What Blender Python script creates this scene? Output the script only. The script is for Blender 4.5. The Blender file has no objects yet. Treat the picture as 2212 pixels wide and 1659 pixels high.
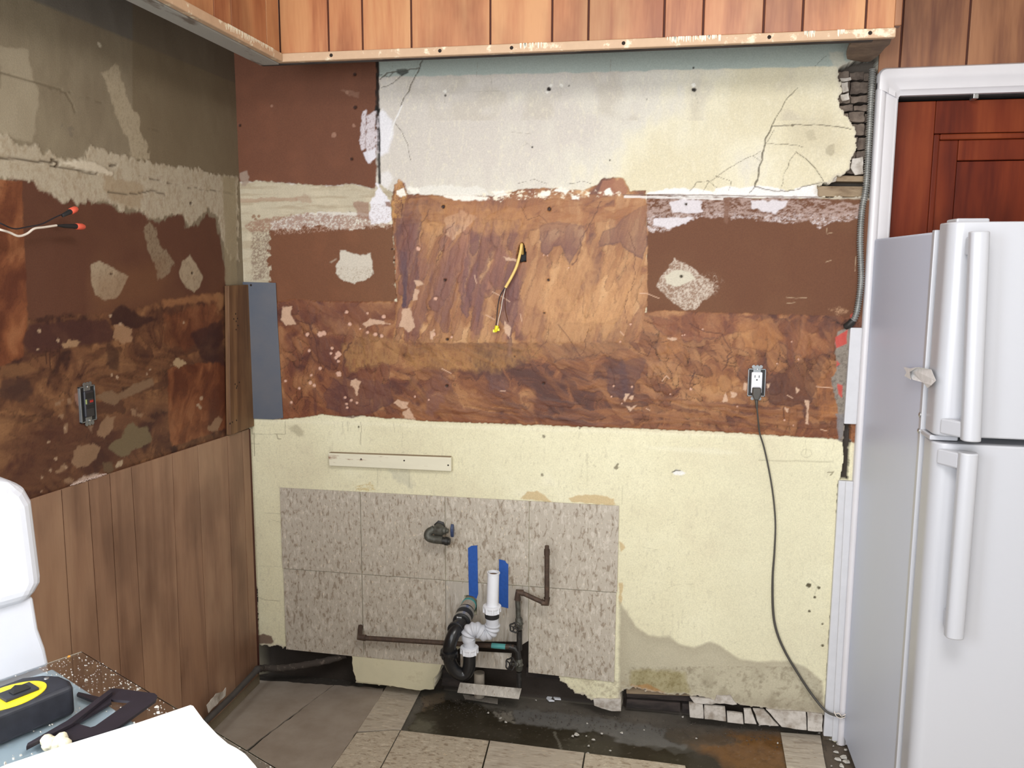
import bpy, math, random
import numpy as np
from mathutils import Vector, Matrix

random.seed(7)
SC = bpy.context.scene
COL = SC.collection

# ------------------------------------------------------------------ camera
H, D, XW, ZS = 1.55, 2.767, -1.45, 2.135       # eye height, back wall, left wall, soffit underside
F = 1846.4
YAW, PITCH, ROLL = -0.180177, 0.140281, 0.0040545


def _basis():
    cy, sy, cp, sp = math.cos(YAW), math.sin(YAW), math.cos(PITCH), math.sin(PITCH)
    fwd = Vector((sy * cp, cy * cp, -sp))
    right = Vector((cy, -sy, 0))
    up = right.cross(fwd)
    cr, sr = math.cos(ROLL), math.sin(ROLL)
    return cr * right + sr * up, -sr * right + cr * up, fwd


RR, UU, FW = _basis()
cam_d = bpy.data.cameras.new('camera')
cam = bpy.data.objects.new('camera', cam_d)
COL.objects.link(cam)
cam_d.sensor_width = 36
cam_d.lens = F / 2212 * 36
cam_d.clip_start = 0.05
M = Matrix.Identity(4)
for i in range(3):
    M[i][0], M[i][1], M[i][2] = RR[i], UU[i], -FW[i]
M[2][3] = H
cam.matrix_world = M
SC.camera = cam

# ------------------------------------------------------------------ light
SC.view_settings.view_transform = 'Standard'
SC.view_settings.look = 'None'
SC.view_settings.gamma = 1
SC.view_settings.exposure = 0.08
SC.view_settings.use_curve_mapping = False
world = bpy.data.worlds.new('world')
SC.world = world
world.use_nodes = True
world.node_tree.nodes['Background'].inputs[0].default_value = (0.95, 0.97, 1.0, 1)
world.node_tree.nodes['Background'].inputs[1].default_value = 0.62


def area(name, loc, target, sx, sy, power, col):
    l = bpy.data.lights.new(name, 'AREA')
    l.shape = 'RECTANGLE'
    l.size, l.size_y, l.energy, l.color = sx, sy, power, col
    o = bpy.data.objects.new(name, l)
    COL.objects.link(o)
    o.location = loc
    o.rotation_euler = (Vector(target) - Vector(loc)).to_track_quat('-Z', 'Y').to_euler()
    return o


area('window_light', (-0.35, -1.7, 1.45), (0.0, 2.7, 1.0), 2.2, 1.7, 94, (0.985, 0.99, 1.0))
area('side_window_light', (-1.38, 0.1, 1.6), (0.6, 1.9, 0.9), 1.0, 1.2, 46, (0.84, 0.92, 1.0))
area('overhead_fill_light', (0.25, 0.75, 2.55), (0.0, 1.9, 0.0), 0.8, 0.8, 44, (1.0, 0.98, 0.96))  # unseen overhead light, added to brighten the floor


# ------------------------------------------------------------------ pixel rays -> places in the room
def ray(px, py):
    return RR * ((px - 1106) / F) - UU * ((py - 829.5) / F) + FW


def aty(px, py, Y):
    d = ray(px, py); t = Y / d.y
    return Vector((d.x * t, Y, H + d.z * t))


def atx(px, py, X):
    d = ray(px, py); t = X / d.x
    return Vector((X, d.y * t, H + d.z * t))


def atz(px, py, z):
    d = ray(px, py); t = (z - H) / d.z
    return Vector((d.x * t, d.y * t, z))


def ob(px, py, off=0.0):
    return aty(px, py, D - off)


def ol(px, py, off=0.0):
    return atx(px, py, XW + off)


def proj(X, Y, Z):
    dx, dy, dz = X, Y, Z - H
    a = dx * RR.x + dy * RR.y + dz * RR.z
    b = dx * UU.x + dy * UU.y + dz * UU.z
    c = dx * FW.x + dy * FW.y + dz * FW.z
    return 1106 + F * a / c, 829.5 - F * b / c


# ------------------------------------------------------------------ materials
def lin(c):
    out = []
    for v in c:
        v = v / 255
        out.append(v / 12.92 if v <= 0.04045 else ((v + 0.055) / 1.055) ** 2.4)
    return tuple(out)


KALB = 0.86


def C(r, g, b):
    return tuple(v * KALB for v in lin((r, g, b))) + (1,)


class Nodes:
    def __init__(s, name):
        s.m = bpy.data.materials.new(name)
        s.m.use_nodes = True
        s.t = s.m.node_tree
        s.b = s.t.nodes['Principled BSDF']

    def n(s, typ, **kw):
        nd = s.t.nodes.new(typ)
        for k, v in kw.items():
            if isinstance(k, str) and k.startswith('i_'):
                nd.inputs[k[2:]].default_value = v
            else:
                setattr(nd, k, v)
        return nd

    def l(s, a, b):
        s.t.links.new(a, b)


def ramp(N, stops):
    r = N.n('ShaderNodeValToRGB')
    e = r.color_ramp.elements
    while len(e) > 1:
        e.remove(e[-1])
    e[0].position, e[0].color = stops[0]
    for p, c in stops[1:]:
        x = e.new(p); x.color = c
    return r


def bump(N, src, strength, dist=0.002):
    b = N.n('ShaderNodeBump')
    b.inputs['Strength'].default_value = strength
    b.inputs['Distance'].default_value = dist
    N.l(src, b.inputs['Height'])
    N.l(b.outputs[0], N.b.inputs['Normal'])


def mapped(N, scale, rnd=True):
    tc = N.n('ShaderNodeTexCoord')
    mp = N.n('ShaderNodeMapping')
    mp.inputs['Scale'].default_value = scale
    N.l(tc.outputs['Object'], mp.inputs['Vector'])
    if rnd:
        oi = N.n('ShaderNodeObjectInfo')
        mu = N.n('ShaderNodeMath', operation='MULTIPLY'); mu.inputs[1].default_value = 37.0
        N.l(oi.outputs['Random'], mu.inputs[0])
        N.l(mu.outputs[0], mp.inputs['Location'])
    return mp.outputs[0]


def plain(name, col, rough=0.5, metal=0.0, var=0.06, scale=40, bmp=0.15, coat=0.0, spec=0.5):
    """painted / plastic / metal surface with a little procedural unevenness"""
    N = Nodes(name)
    v = mapped(N, (scale, scale, scale))
    no = N.n('ShaderNodeTexNoise'); no.inputs['Scale'].default_value = 1; no.inputs['Detail'].default_value = 5
    N.l(v, no.inputs['Vector'])
    lo = tuple(c * (1 - var) for c in col[:3]) + (1,)
    hi = tuple(min(1, c * (1 + var)) for c in col[:3]) + (1,)
    r = ramp(N, [(0.3, lo), (0.7, hi)])
    N.l(no.outputs['Fac'], r.inputs[0])
    N.l(r.outputs[0], N.b.inputs['Base Color'])
    N.b.inputs['Roughness'].default_value = rough
    N.b.inputs['Metallic'].default_value = metal
    N.b.inputs['Coat Weight'].default_value = coat
    N.b.inputs['Specular IOR Level'].default_value = spec
    if bmp:
        bump(N, no.outputs['Fac'], bmp)
    return N.m


def worn(name, c1, c2, thr=0.55, scale=25, rough=0.6, metal=0.0, bmp=0.4, stretch=(1, 1, 1), soft=0.04):
    """two-tone surface: paint c1 worn through to c2"""
    N = Nodes(name)
    v = mapped(N, tuple(scale * s for s in stretch))
    no = N.n('ShaderNodeTexNoise'); no.inputs['Scale'].default_value = 1; no.inputs['Detail'].default_value = 8
    no.inputs['Roughness'].default_value = 0.65
    N.l(v, no.inputs['Vector'])
    r = ramp(N, [(0.2, tuple(c * 0.9 for c in c1[:3]) + (1,)), (thr - soft, c1), (thr + soft, c2)])
    N.l(no.outputs['Fac'], r.inputs[0])
    N.l(r.outputs[0], N.b.inputs['Base Color'])
    N.b.inputs['Roughness'].default_value = rough
    N.b.inputs['Metallic'].default_value = metal
    bump(N, no.outputs['Fac'], bmp)
    return N.m


def wood(name, dark, mid, light, axis='Z', scale=1.0, rough=0.42, spec=0.4, knots=0.0):
    N = Nodes(name)
    st = {'Z': (9, 9, 0.9), 'X': (0.9, 9, 9), 'Y': (9, 0.9, 9)}[axis]
    v = mapped(N, tuple(s * scale for s in st))
    n1 = N.n('ShaderNodeTexNoise'); n1.inputs['Scale'].default_value = 1.3; n1.inputs['Detail'].default_value = 3
    n1.inputs['Distortion'].default_value = 0.8
    N.l(v, n1.inputs['Vector'])
    st2 = tuple(s * 9 * scale for s in st)
    v2 = mapped(N, st2)
    n2 = N.n('ShaderNodeTexNoise'); n2.inputs['Scale'].default_value = 1.6; n2.inputs['Detail'].default_value = 4
    N.l(v2, n2.inputs['Vector'])
    mx = N.n('ShaderNodeMath', operation='MULTIPLY_ADD'); mx.inputs[1].default_value = 0.22; 
    N.l(n2.outputs['Fac'], mx.inputs[0]); N.l(n1.outputs['Fac'], mx.inputs[2])
    oi = N.n('ShaderNodeObjectInfo')
    m2 = N.n('ShaderNodeMath', operation='MULTIPLY_ADD'); m2.inputs[1].default_value = 0.16
    N.l(oi.outputs['Random'], m2.inputs[0]); N.l(mx.outputs[0], m2.inputs[2])
    r = ramp(N, [(0.48, dark), (0.66, mid), (0.86, light)])
    N.l(m2.outputs[0], r.inputs[0])
    # hand grime and knots
    v3 = mapped(N, (5, 5, 3.2), rnd=False)
    n3 = N.n('ShaderNodeTexNoise'); n3.inputs['Scale'].default_value = 1; n3.inputs['Detail'].default_value = 4
    N.l(v3, n3.inputs['Vector'])
    gr = ramp(N, [(0.36, (0.74, 0.72, 0.72, 1)), (0.52, (1, 1, 1, 1)), (0.72, (1.06, 1.05, 1.02, 1))])
    N.l(n3.outputs['Fac'], gr.inputs[0])
    v4 = mapped(N, (11, 11, 4.4))
    vo = N.n('ShaderNodeTexVoronoi'); vo.inputs['Scale'].default_value = 0.55
    N.l(v4, vo.inputs['Vector'])
    kn = ramp(N, [(0.03, (0.42, 0.36, 0.34, 1)), (0.11, (0.82, 0.78, 0.76, 1)), (0.2, (1, 1, 1, 1))])
    N.l(vo.outputs['Distance'], kn.inputs[0])
    mu1 = N.n('ShaderNodeMix', data_type='RGBA', blend_type='MULTIPLY'); mu1.inputs['Factor'].default_value = 1
    mu2 = N.n('ShaderNodeMix', data_type='RGBA', blend_type='MULTIPLY'); mu2.inputs['Factor'].default_value = knots
    N.l(r.outputs[0], mu1.inputs['A']); N.l(gr.outputs[0], mu1.inputs['B'])
    N.l(mu1.outputs['Result'], mu2.inputs['A']); N.l(kn.outputs[0], mu2.inputs['B'])
    N.l(mu2.outputs['Result'], N.b.inputs['Base Color'])
    N.b.inputs['Roughness'].default_value = rough
    N.b.inputs['Specular IOR Level'].default_value = spec
    bump(N, n2.outputs['Fac'], 0.12)
    return N.m


def vinyl(name, stretch, base, dark, light, scale=95):
    """flecked vinyl floor tile"""
    N = Nodes(name)
    v = mapped(N, tuple(scale * s for s in stretch))
    a = N.n('ShaderNodeTexNoise'); a.inputs['Scale'].default_value = 1; a.inputs['Detail'].default_value = 3
    a.inputs['Distortion'].default_value = 0.6
    N.l(v, a.inputs['Vector'])
    r = ramp(N, [(0.36, dark), (0.43, base), (0.56, base), (0.64, light)])
    N.l(a.outputs['Fac'], r.inputs[0])
    b = N.n('ShaderNodeTexNoise'); b.inputs['Scale'].default_value = 2.3; b.inputs['Detail'].default_value = 2
    N.l(v, b.inputs['Vector'])
    r2 = ramp(N, [(0.30, dark), (0.35, (0.5, 0.5, 0.5, 1)), (0.66, (0.5, 0.5, 0.5, 1)), (0.72, C(240, 236, 225))])
    N.l(b.outputs['Fac'], r2.inputs[0])
    mx = N.n('ShaderNodeMix', data_type='RGBA', blend_type='OVERLAY')
    mx.inputs['Factor'].default_value = 0.8
    N.l(r.outputs[0], mx.inputs['A']); N.l(r2.outputs[0], mx.inputs['B'])
    N.l(mx.outputs['Result'], N.b.inputs['Base Color'])
    N.b.inputs['Roughness'].default_value = 0.5
    bump(N, a.outputs['Fac'], 0.08)
    return N.m


def painted(name, rough, bmp, rlo=None):
    """surface whose paint layers come from the mesh's colour attribute, with fine procedural grain"""
    N = Nodes(name)
    at = N.n('ShaderNodeAttribute', attribute_name='Col')
    v = mapped(N, (1, 1, 1), rnd=False)
    no = N.n('ShaderNodeTexNoise'); no.inputs['Scale'].default_value = 260; no.inputs['Detail'].default_value = 4
    N.l(v, no.inputs['Vector'])
    r = ramp(N, [(0.3, (0.90, 0.90, 0.90, 1)), (0.7, (1.06, 1.06, 1.06, 1))])
    N.l(no.outputs['Fac'], r.inputs[0])
    mx = N.n('ShaderNodeMix', data_type='RGBA', blend_type='MULTIPLY')
    mx.inputs['Factor'].default_value = 1
    N.l(at.outputs['Color'], mx.inputs['A']); N.l(r.outputs[0], mx.inputs['B'])
    N.l(mx.outputs['Result'], N.b.inputs['Base Color'])
    N.b.inputs['Specular IOR Level'].default_value = 0.28
    if rlo is None:
        N.b.inputs['Roughness'].default_value = rough
    else:
        mr = N.n('ShaderNodeMapRange')
        mr.inputs['To Min'].default_value = rough; mr.inputs['To Max'].default_value = rlo
        N.l(at.outputs['Alpha'], mr.inputs['Value'])
        N.l(mr.outputs[0], N.b.inputs['Roughness'])
    bump(N, no.outputs['Fac'], bmp, 0.001)
    return N.m


def glass_mat():
    N = Nodes('glass')
    N.b.inputs['Base Color'].default_value = (0.93, 0.98, 1.0, 1)
    N.b.inputs['Transmission Weight'].default_value = 1
    N.b.inputs['Roughness'].default_value = 0.03
    N.b.inputs['IOR'].default_value = 1.45
    return N.m


MT = dict(
    soffit_wood=wood('orange_pine_panelling', C(154, 92, 60), C(186, 124, 84), C(204, 150, 104)),
    wall_wood=wood('brown_walnut_panelling', C(142, 107, 85), C(160, 123, 98), C(174, 138, 111), knots=0.85),
    door_wall_wood=wood('shaded_brown_panelling', C(114, 70, 50), C(146, 98, 68), C(166, 116, 82)),
    door_wood=wood('red_stained_door_wood', C(86, 26, 8), C(112, 42, 16), C(130, 58, 26), scale=0.7, rough=.6, spec=.2),
    groove=plain('dark_groove', C(84, 42, 30), 0.8),
    trim_beige=worn('chipped_beige_paint', C(205, 172, 140), C(236, 224, 196), 0.60, 30, bmp=0.3),
    raw_grey=worn('bare_grey_timber', C(170, 170, 165), C(120, 112, 104), 0.6, 18, stretch=(1, .3, 1)),
    casing=plain('white_gloss_paint', C(222, 219, 222), 0.32, var=0.02, scale=14, bmp=0.25),
    casing_dirty=worn('scuffed_white_paint', C(212, 212, 216), C(160, 156, 152), 0.72, 22, rough=0.4, bmp=0.2),
    brick=worn('sooty_old_brick', C(126, 112, 100), C(86, 74, 66), 0.52, 30, rough=0.9, bmp=1.0, soft=0.12),
    lath=worn('dusty_lath_timber', C(158, 138, 112), C(110, 88, 66), 0.6, 30, rough=0.85, stretch=(.3, 1, 1), soft=0.1),
    dark_lath=worn('blackened_timber', C(70, 60, 56), C(40, 34, 32), 0.5, 30, rough=0.9, stretch=(.3, 1, 1), soft=0.1),
    plaster=worn('broken_white_plaster', C(206, 199, 190), C(150, 138, 124), 0.56, 26, rough=0.85, bmp=0.6, soft=0.12),
    cavity=plain('dark_wall_cavity', C(34, 30, 28), 0.95, var=0.3),
    vinyl=vinyl('flecked_vinyl', (1, 1, 0.42), C(187, 177, 162), C(154, 140, 123), C(205, 196, 182)),
    vinyl_soft=vinyl('streaked_vinyl', (1.0, 1.0, 0.16), C(184, 176, 164), C(162, 152, 138), C(202, 195, 184), 90),
    vinyl_floor=vinyl('flecked_floor_vinyl', (0.5, 1, 1), C(194, 181, 161), C(160, 144, 124), C(212, 201, 182), 90),
    vinyl_floor2=vinyl('streaked_floor_vinyl', (0.2, 0.9, 1), C(190, 178, 161), C(168, 154, 137), C(206, 195, 178), 90),
    floor_board=worn('worn_brown_floorboard', C(168, 156, 143), C(146, 132, 118), 0.55, 9, rough=0.6, bmp=0.15, soft=0.2),
    metal_plate=worn('blue_grey_sheet_metal', C(94, 99, 110), C(106, 106, 112), 0.55, 7, rough=0.5, metal=0.15, bmp=0.1, soft=0.15),
    board=wood('dirty_pine_board', C(104, 72, 46), C(136, 100, 66), C(152, 116, 80), scale=0.8, rough=0.6),
    dark=plain('black_rubber', C(28, 28, 30), 0.6),
    abs=plain('glossy_black_abs', C(26, 26, 28), 0.28),
    pvc=plain('white_pvc', C(238, 240, 246), 0.35, var=0.02),
    pvc_grey=plain('light_grey_flexible_pvc', C(205, 207, 214), 0.45, var=0.03),
    pvc_old=worn('weathered_grey_pvc', C(176, 166, 152), C(150, 138, 124), 0.6, 40, soft=0.1),
    steel=plain('stainless_band', C(190, 190, 190), 0.3, 0.9),
    iron=worn('dark_iron_pipe', C(78, 62, 52), C(104, 82, 66), 0.6, 60, rough=0.65, metal=0.3, soft=0.12),
    galv=worn('dirty_galvanised_iron', C(98, 98, 90), C(70, 66, 58), 0.55, 60, rough=0.55, metal=0.4, soft=0.12),
    black_iron=worn('black_oily_iron', C(48, 46, 44), C(80, 76, 70), 0.62, 70, rough=0.5, metal=0.3, soft=0.1),
    blue=plain('blue_enamel', C(48, 62, 96), 0.5),
    cyan=plain('cyan_tape_remnant', C(84, 160, 158), 0.6),
    tape=plain('blue_masking_tape', C(30, 84, 168), 0.55, var=0.08, scale=90, bmp=0.5),
    cleat=worn('cream_painted_batten', C(230, 224, 200), C(150, 110, 84), 0.64, 22, rough=0.5, stretch=(.3, 1, 1.5), bmp=0.4),
    cable_yellow=plain('yellow_cable_jacket', C(236, 200, 118), 0.45),
    wire_black=plain('black_wire', C(34, 32, 40), 0.45),
    wire_white=plain('white_wire', C(232, 220, 206), 0.45),
    copper=plain('bare_copper', C(120, 74, 52), 0.4, 0.8),
    nut_yellow=plain('yellow_wire_nut', C(236, 224, 40), 0.4),
    nut_red=plain('orange_red_wire_nut', C(226, 96, 72), 0.5),
    outlet_white=plain('white_outlet_plastic', C(242, 242, 246), 0.3, var=0.01),
    outlet_black=plain('black_outlet_plastic', C(44, 44, 50), 0.4),
    box_metal=plain('galvanised_box', C(140, 144, 146), 0.4, 0.7),
    red=plain('red_button', C(180, 40, 34), 0.5),
    green=plain('pale_green_label', C(170, 185, 120), 0.5),
    conduit=plain('armoured_conduit_steel', C(150, 150, 146), 0.4, 0.35, var=0.2),
    cord=plain('dark_grey_power_cord', C(74, 70, 64), 0.5),
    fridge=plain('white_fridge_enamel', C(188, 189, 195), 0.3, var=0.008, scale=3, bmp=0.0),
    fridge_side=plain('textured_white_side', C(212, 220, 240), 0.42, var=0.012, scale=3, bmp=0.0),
    gasket=plain('grey_door_gasket', C(120, 124, 128), 0.6),
    clear_tape=plain('cloudy_packing_tape', C(238, 238, 238), 0.35, var=0.08, scale=60, bmp=0.5),
    stove=plain('white_stove_enamel', C(214, 216, 224), 0.3, var=0.01, bmp=0.0),
    cooktop=worn('pale_blue_grey_cooktop', C(198, 212, 222), C(214, 224, 230), 0.5, 8, rough=0.35, bmp=0.05, soft=0.2),
    glass=glass_mat(),
    sheet=plain('white_card', C(250, 250, 250), 0.6, var=0.005, scale=8, bmp=0.1),
    crumb=plain('plaster_crumb', C(198, 193, 184), 0.9),
    foam=plain('cream_foam', C(222, 214, 186), 0.9, var=0.15, scale=120, bmp=1.0),
    tape_black=plain('scuffed_black_rubber', C(40, 42, 50), 0.5, var=0.25, scale=60),
    yellow=plain('yellow_plastic', C(240, 214, 40), 0.4),
    bracket=plain('dark_plastic_frame', C(40, 34, 42), 0.5, var=0.15),
    pipe_floor=plain('dusty_black_pipe', C(76, 72, 70), 0.65, var=0.2),
    debris=worn('dark_debris', C(70, 62, 56), C(110, 100, 90), 0.6, 60, rough=0.95),
    nailhole=plain('nail_hole', C(40, 28, 22), 0.9),
    wall_paint=painted('layered_wall_paint', 0.7, 0.35, 0.5),
    floor_paint=painted('wet_subfloor', 0.7, 0.3, 0.22),
    ceiling=plain('ceiling_paint', C(225, 220, 210), 0.9),
    pale_board=worn('pale_plaster_strip', C(150, 138, 112), C(128, 112, 88), 0.6, 20, rough=0.8, stretch=(1, 1, .3), soft=0.1),
    underside=worn('torn_soffit_board', C(112, 92, 78), C(150, 128, 108), 0.58, 18, rough=0.8, soft=0.15),
)


# ------------------------------------------------------------------ object helpers
def tag(o, label=None, cat=None, group=None, kind=None):
    if label: o['label'] = label
    if cat: o['category'] = cat
    if group: o['group'] = group
    if kind: o['kind'] = kind
    return o


def adopt(o, parent):
    if parent is not None:
        o.parent = parent
        o.matrix_parent_inverse = parent.matrix_basis.inverted() if parent.parent is None else \
            (parent.parent.matrix_basis @ parent.matrix_parent_inverse @ parent.matrix_basis).inverted()


def empty(name, loc):
    o = bpy.data.objects.new(name, None)
    COL.objects.link(o)
    o.empty_display_size = 0.05
    o.location = loc
    return o


class MB:
    def __init__(s):
        s.v, s.f, s.sm = [], [], []

    def add(s, verts, faces, smooth=False):
        b = len(s.v)
        s.v += [tuple(v) for v in verts]
        s.f += [tuple(i + b for i in f) for f in faces]
        s.sm += [smooth] * len(faces)
        return s

    def box(s, a, b):
        x0, y0, z0 = (min(a[i], b[i]) for i in range(3)); x1, y1, z1 = (max(a[i], b[i]) for i in range(3))
        v = [(x0, y0, z0), (x1, y0, z0), (x1, y1, z0), (x0, y1, z0), (x0, y0, z1), (x1, y0, z1), (x1, y1, z1), (x0, y1, z1)]
        return s.add(v, [(0, 3, 2, 1), (4, 5, 6, 7), (0, 1, 5, 4), (1, 2, 6, 5), (2, 3, 7, 6), (3, 0, 4, 7)])

    def prism(s, pts, ext, smooth=False):
        """polygon pts extruded by vector ext"""
        n = len(pts); ext = Vector(ext)
        pts = [Vector(p) for p in pts]
        v = pts + [p + ext for p in pts]
        nrm = Vector((0, 0, 0))
        for i in range(n):
            nrm += pts[i].cross(pts[(i + 1) % n])
        if nrm.dot(ext) > 0:
            f = [tuple(range(n))[::-1], tuple(range(n, 2 * n))]
            f += [(i, (i + 1) % n, n + (i + 1) % n, n + i) for i in range(n)]
        else:
            f = [tuple(range(n)), tuple(range(n, 2 * n))[::-1]]
            f += [((i + 1) % n, i, n + i, n + (i + 1) % n) for i in range(n)]
        return s.add(v, f, smooth)

    def tube(s, pts, r, seg=12, cap=True, radii=None):
        pts = [Vector(p) for p in pts]
        n = len(pts)
        t0 = (pts[1] - pts[0]).normalized()
        u = t0.orthogonal().normalized()
        V, Fc = [], []
        for i, p in enumerate(pts):
            if i == 0: t = (pts[1] - pts[0]).normalized()
            elif i == n - 1: t = (pts[-1] - pts[-2]).normalized()
            else: t = ((pts[i + 1] - p).normalized() + (p - pts[i - 1]).normalized()).normalized()
            u = (u - t * u.dot(t)).normalized()
            w = t.cross(u)
            rr = radii[i] if radii else r
            for k in range(seg):
                a = 2 * math.pi * k / seg
                V.append(p + (u * math.cos(a) + w * math.sin(a)) * rr)
        for i in range(n - 1):
            for k in range(seg):
                a, b = i * seg + k, i * seg + (k + 1) % seg
                Fc.append((a, b, b + seg, a + seg))
        if cap:
            Fc.append(tuple(range(seg))[::-1]); Fc.append(tuple(range((n - 1) * seg, n * seg)))
        return s.add(V, Fc, True)

    def lathe(s, prof, o, ax, seg=20):
        """profile [(t, r)] turned about axis ax through o"""
        ax = Vector(ax).normalized(); o = Vector(o)
        return s.tube_prof([(o + ax * t, r) for t, r in prof], ax, seg)

    def tube_prof(s, pr, ax, seg):
        u = ax.orthogonal().normalized(); w = ax.cross(u)
        V, Fc = [], []
        for p, r in pr:
            for k in range(seg):
                a = 2 * math.pi * k / seg
                V.append(p + (u * math.cos(a) + w * math.sin(a)) * max(r, 1e-5))
        for i in range(len(pr) - 1):
            for k in range(seg):
                a, b = i * seg + k, i * seg + (k + 1) % seg
                Fc.append((a, b, b + seg, a + seg))
        Fc.append(tuple(range(seg))[::-1]); Fc.append(tuple(range((len(pr) - 1) * seg, len(pr) * seg)))
        return s.add(V, Fc, True)

    def build(s, name, mat, parent=None, bev=0.0, bseg=2):
        me = bpy.data.meshes.new(name)
        me.from_pydata(s.v, [], s.f)
        me.polygons.foreach_set('use_smooth', s.sm)
        me.update()
        if any(s.sm):
            try: me.set_sharp_from_angle(angle=math.radians(42))
            except Exception: pass
        o = bpy.data.objects.new(name, me)
        COL.objects.link(o)
        me.materials.append(MT[mat] if isinstance(mat, str) else mat)
        if bev:
            md = o.modifiers.new('bevel', 'BEVEL'); md.width = bev; md.segments = bseg
            md.limit_method = 'ANGLE'; md.angle_limit = math.radians(40)
            md.harden_normals = False
        adopt(o, parent)
        return o


def spline(pts, n=8):
    """Catmull-Rom through pts"""
    P = [Vector(p) for p in pts]
    P = [P[0] * 2 - P[1]] + P + [P[-1] * 2 - P[-2]]
    out = []
    for i in range(1, len(P) - 2):
        for k in range(n):
            t = k / n
            a, b, c, d = P[i - 1], P[i], P[i + 1], P[i + 2]
            out.append(0.5 * ((2 * b) + (c - a) * t + (2 * a - 5 * b + 4 * c - d) * t * t + (3 * b - a - 3 * c + d) * t ** 3))
    out.append(P[-2])
    return out


def jagged(pts, amp, step, seed=0):
    """subdivide a 2D outline and shake the added points"""
    rnd = random.Random(seed)
    out = []
    for i in range(len(pts)):
        a, b = pts[i], pts[(i + 1) % len(pts)]
        L = math.hypot(b[0] - a[0], b[1] - a[1]); n = max(1, int(L / step))
        nx, ny = -(b[1] - a[1]) / (L + 1e-9), (b[0] - a[0]) / (L + 1e-9)
        for k in range(n):
            t = k / n; j = rnd.uniform(-amp, amp) if k else 0
            out.append((a[0] + (b[0] - a[0]) * t + nx * j, a[1] + (b[1] - a[1]) * t + ny * j))
    return out


# ------------------------------------------------------------------ numpy noise and the paint-layer engine
def vnoise(x, y, seed=0):
    tab = np.random.RandomState(seed).rand(256, 256).astype(np.float32)
    xi = np.floor(x).astype(np.int32); yi = np.floor(y).astype(np.int32)
    fx = (x - xi).astype(np.float32); fy = (y - yi).astype(np.float32)
    fx = fx * fx * (3 - 2 * fx); fy = fy * fy * (3 - 2 * fy)
    x0, x1, y0, y1 = xi & 255, (xi + 1) & 255, yi & 255, (yi + 1) & 255
    a = tab[x0, y0]; b = tab[x1, y0]; c = tab[x0, y1]; d = tab[x1, y1]
    return (a + (b - a) * fx) * (1 - fy) + (c + (d - c) * fx) * fy


def fbm(x, y, oct=4, seed=0, gain=0.5):
    s = 0; a = 1; t = 0
    for i in range(oct):
        s = s + a * vnoise(x * 2 ** i + 17 * i, y * 2 ** i + 31 * i, seed + i)
        t += a; a *= gain
    return s / t


def L3(c):
    return np.array([v * KALB for v in lin(c)], dtype=np.float32)


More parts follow.
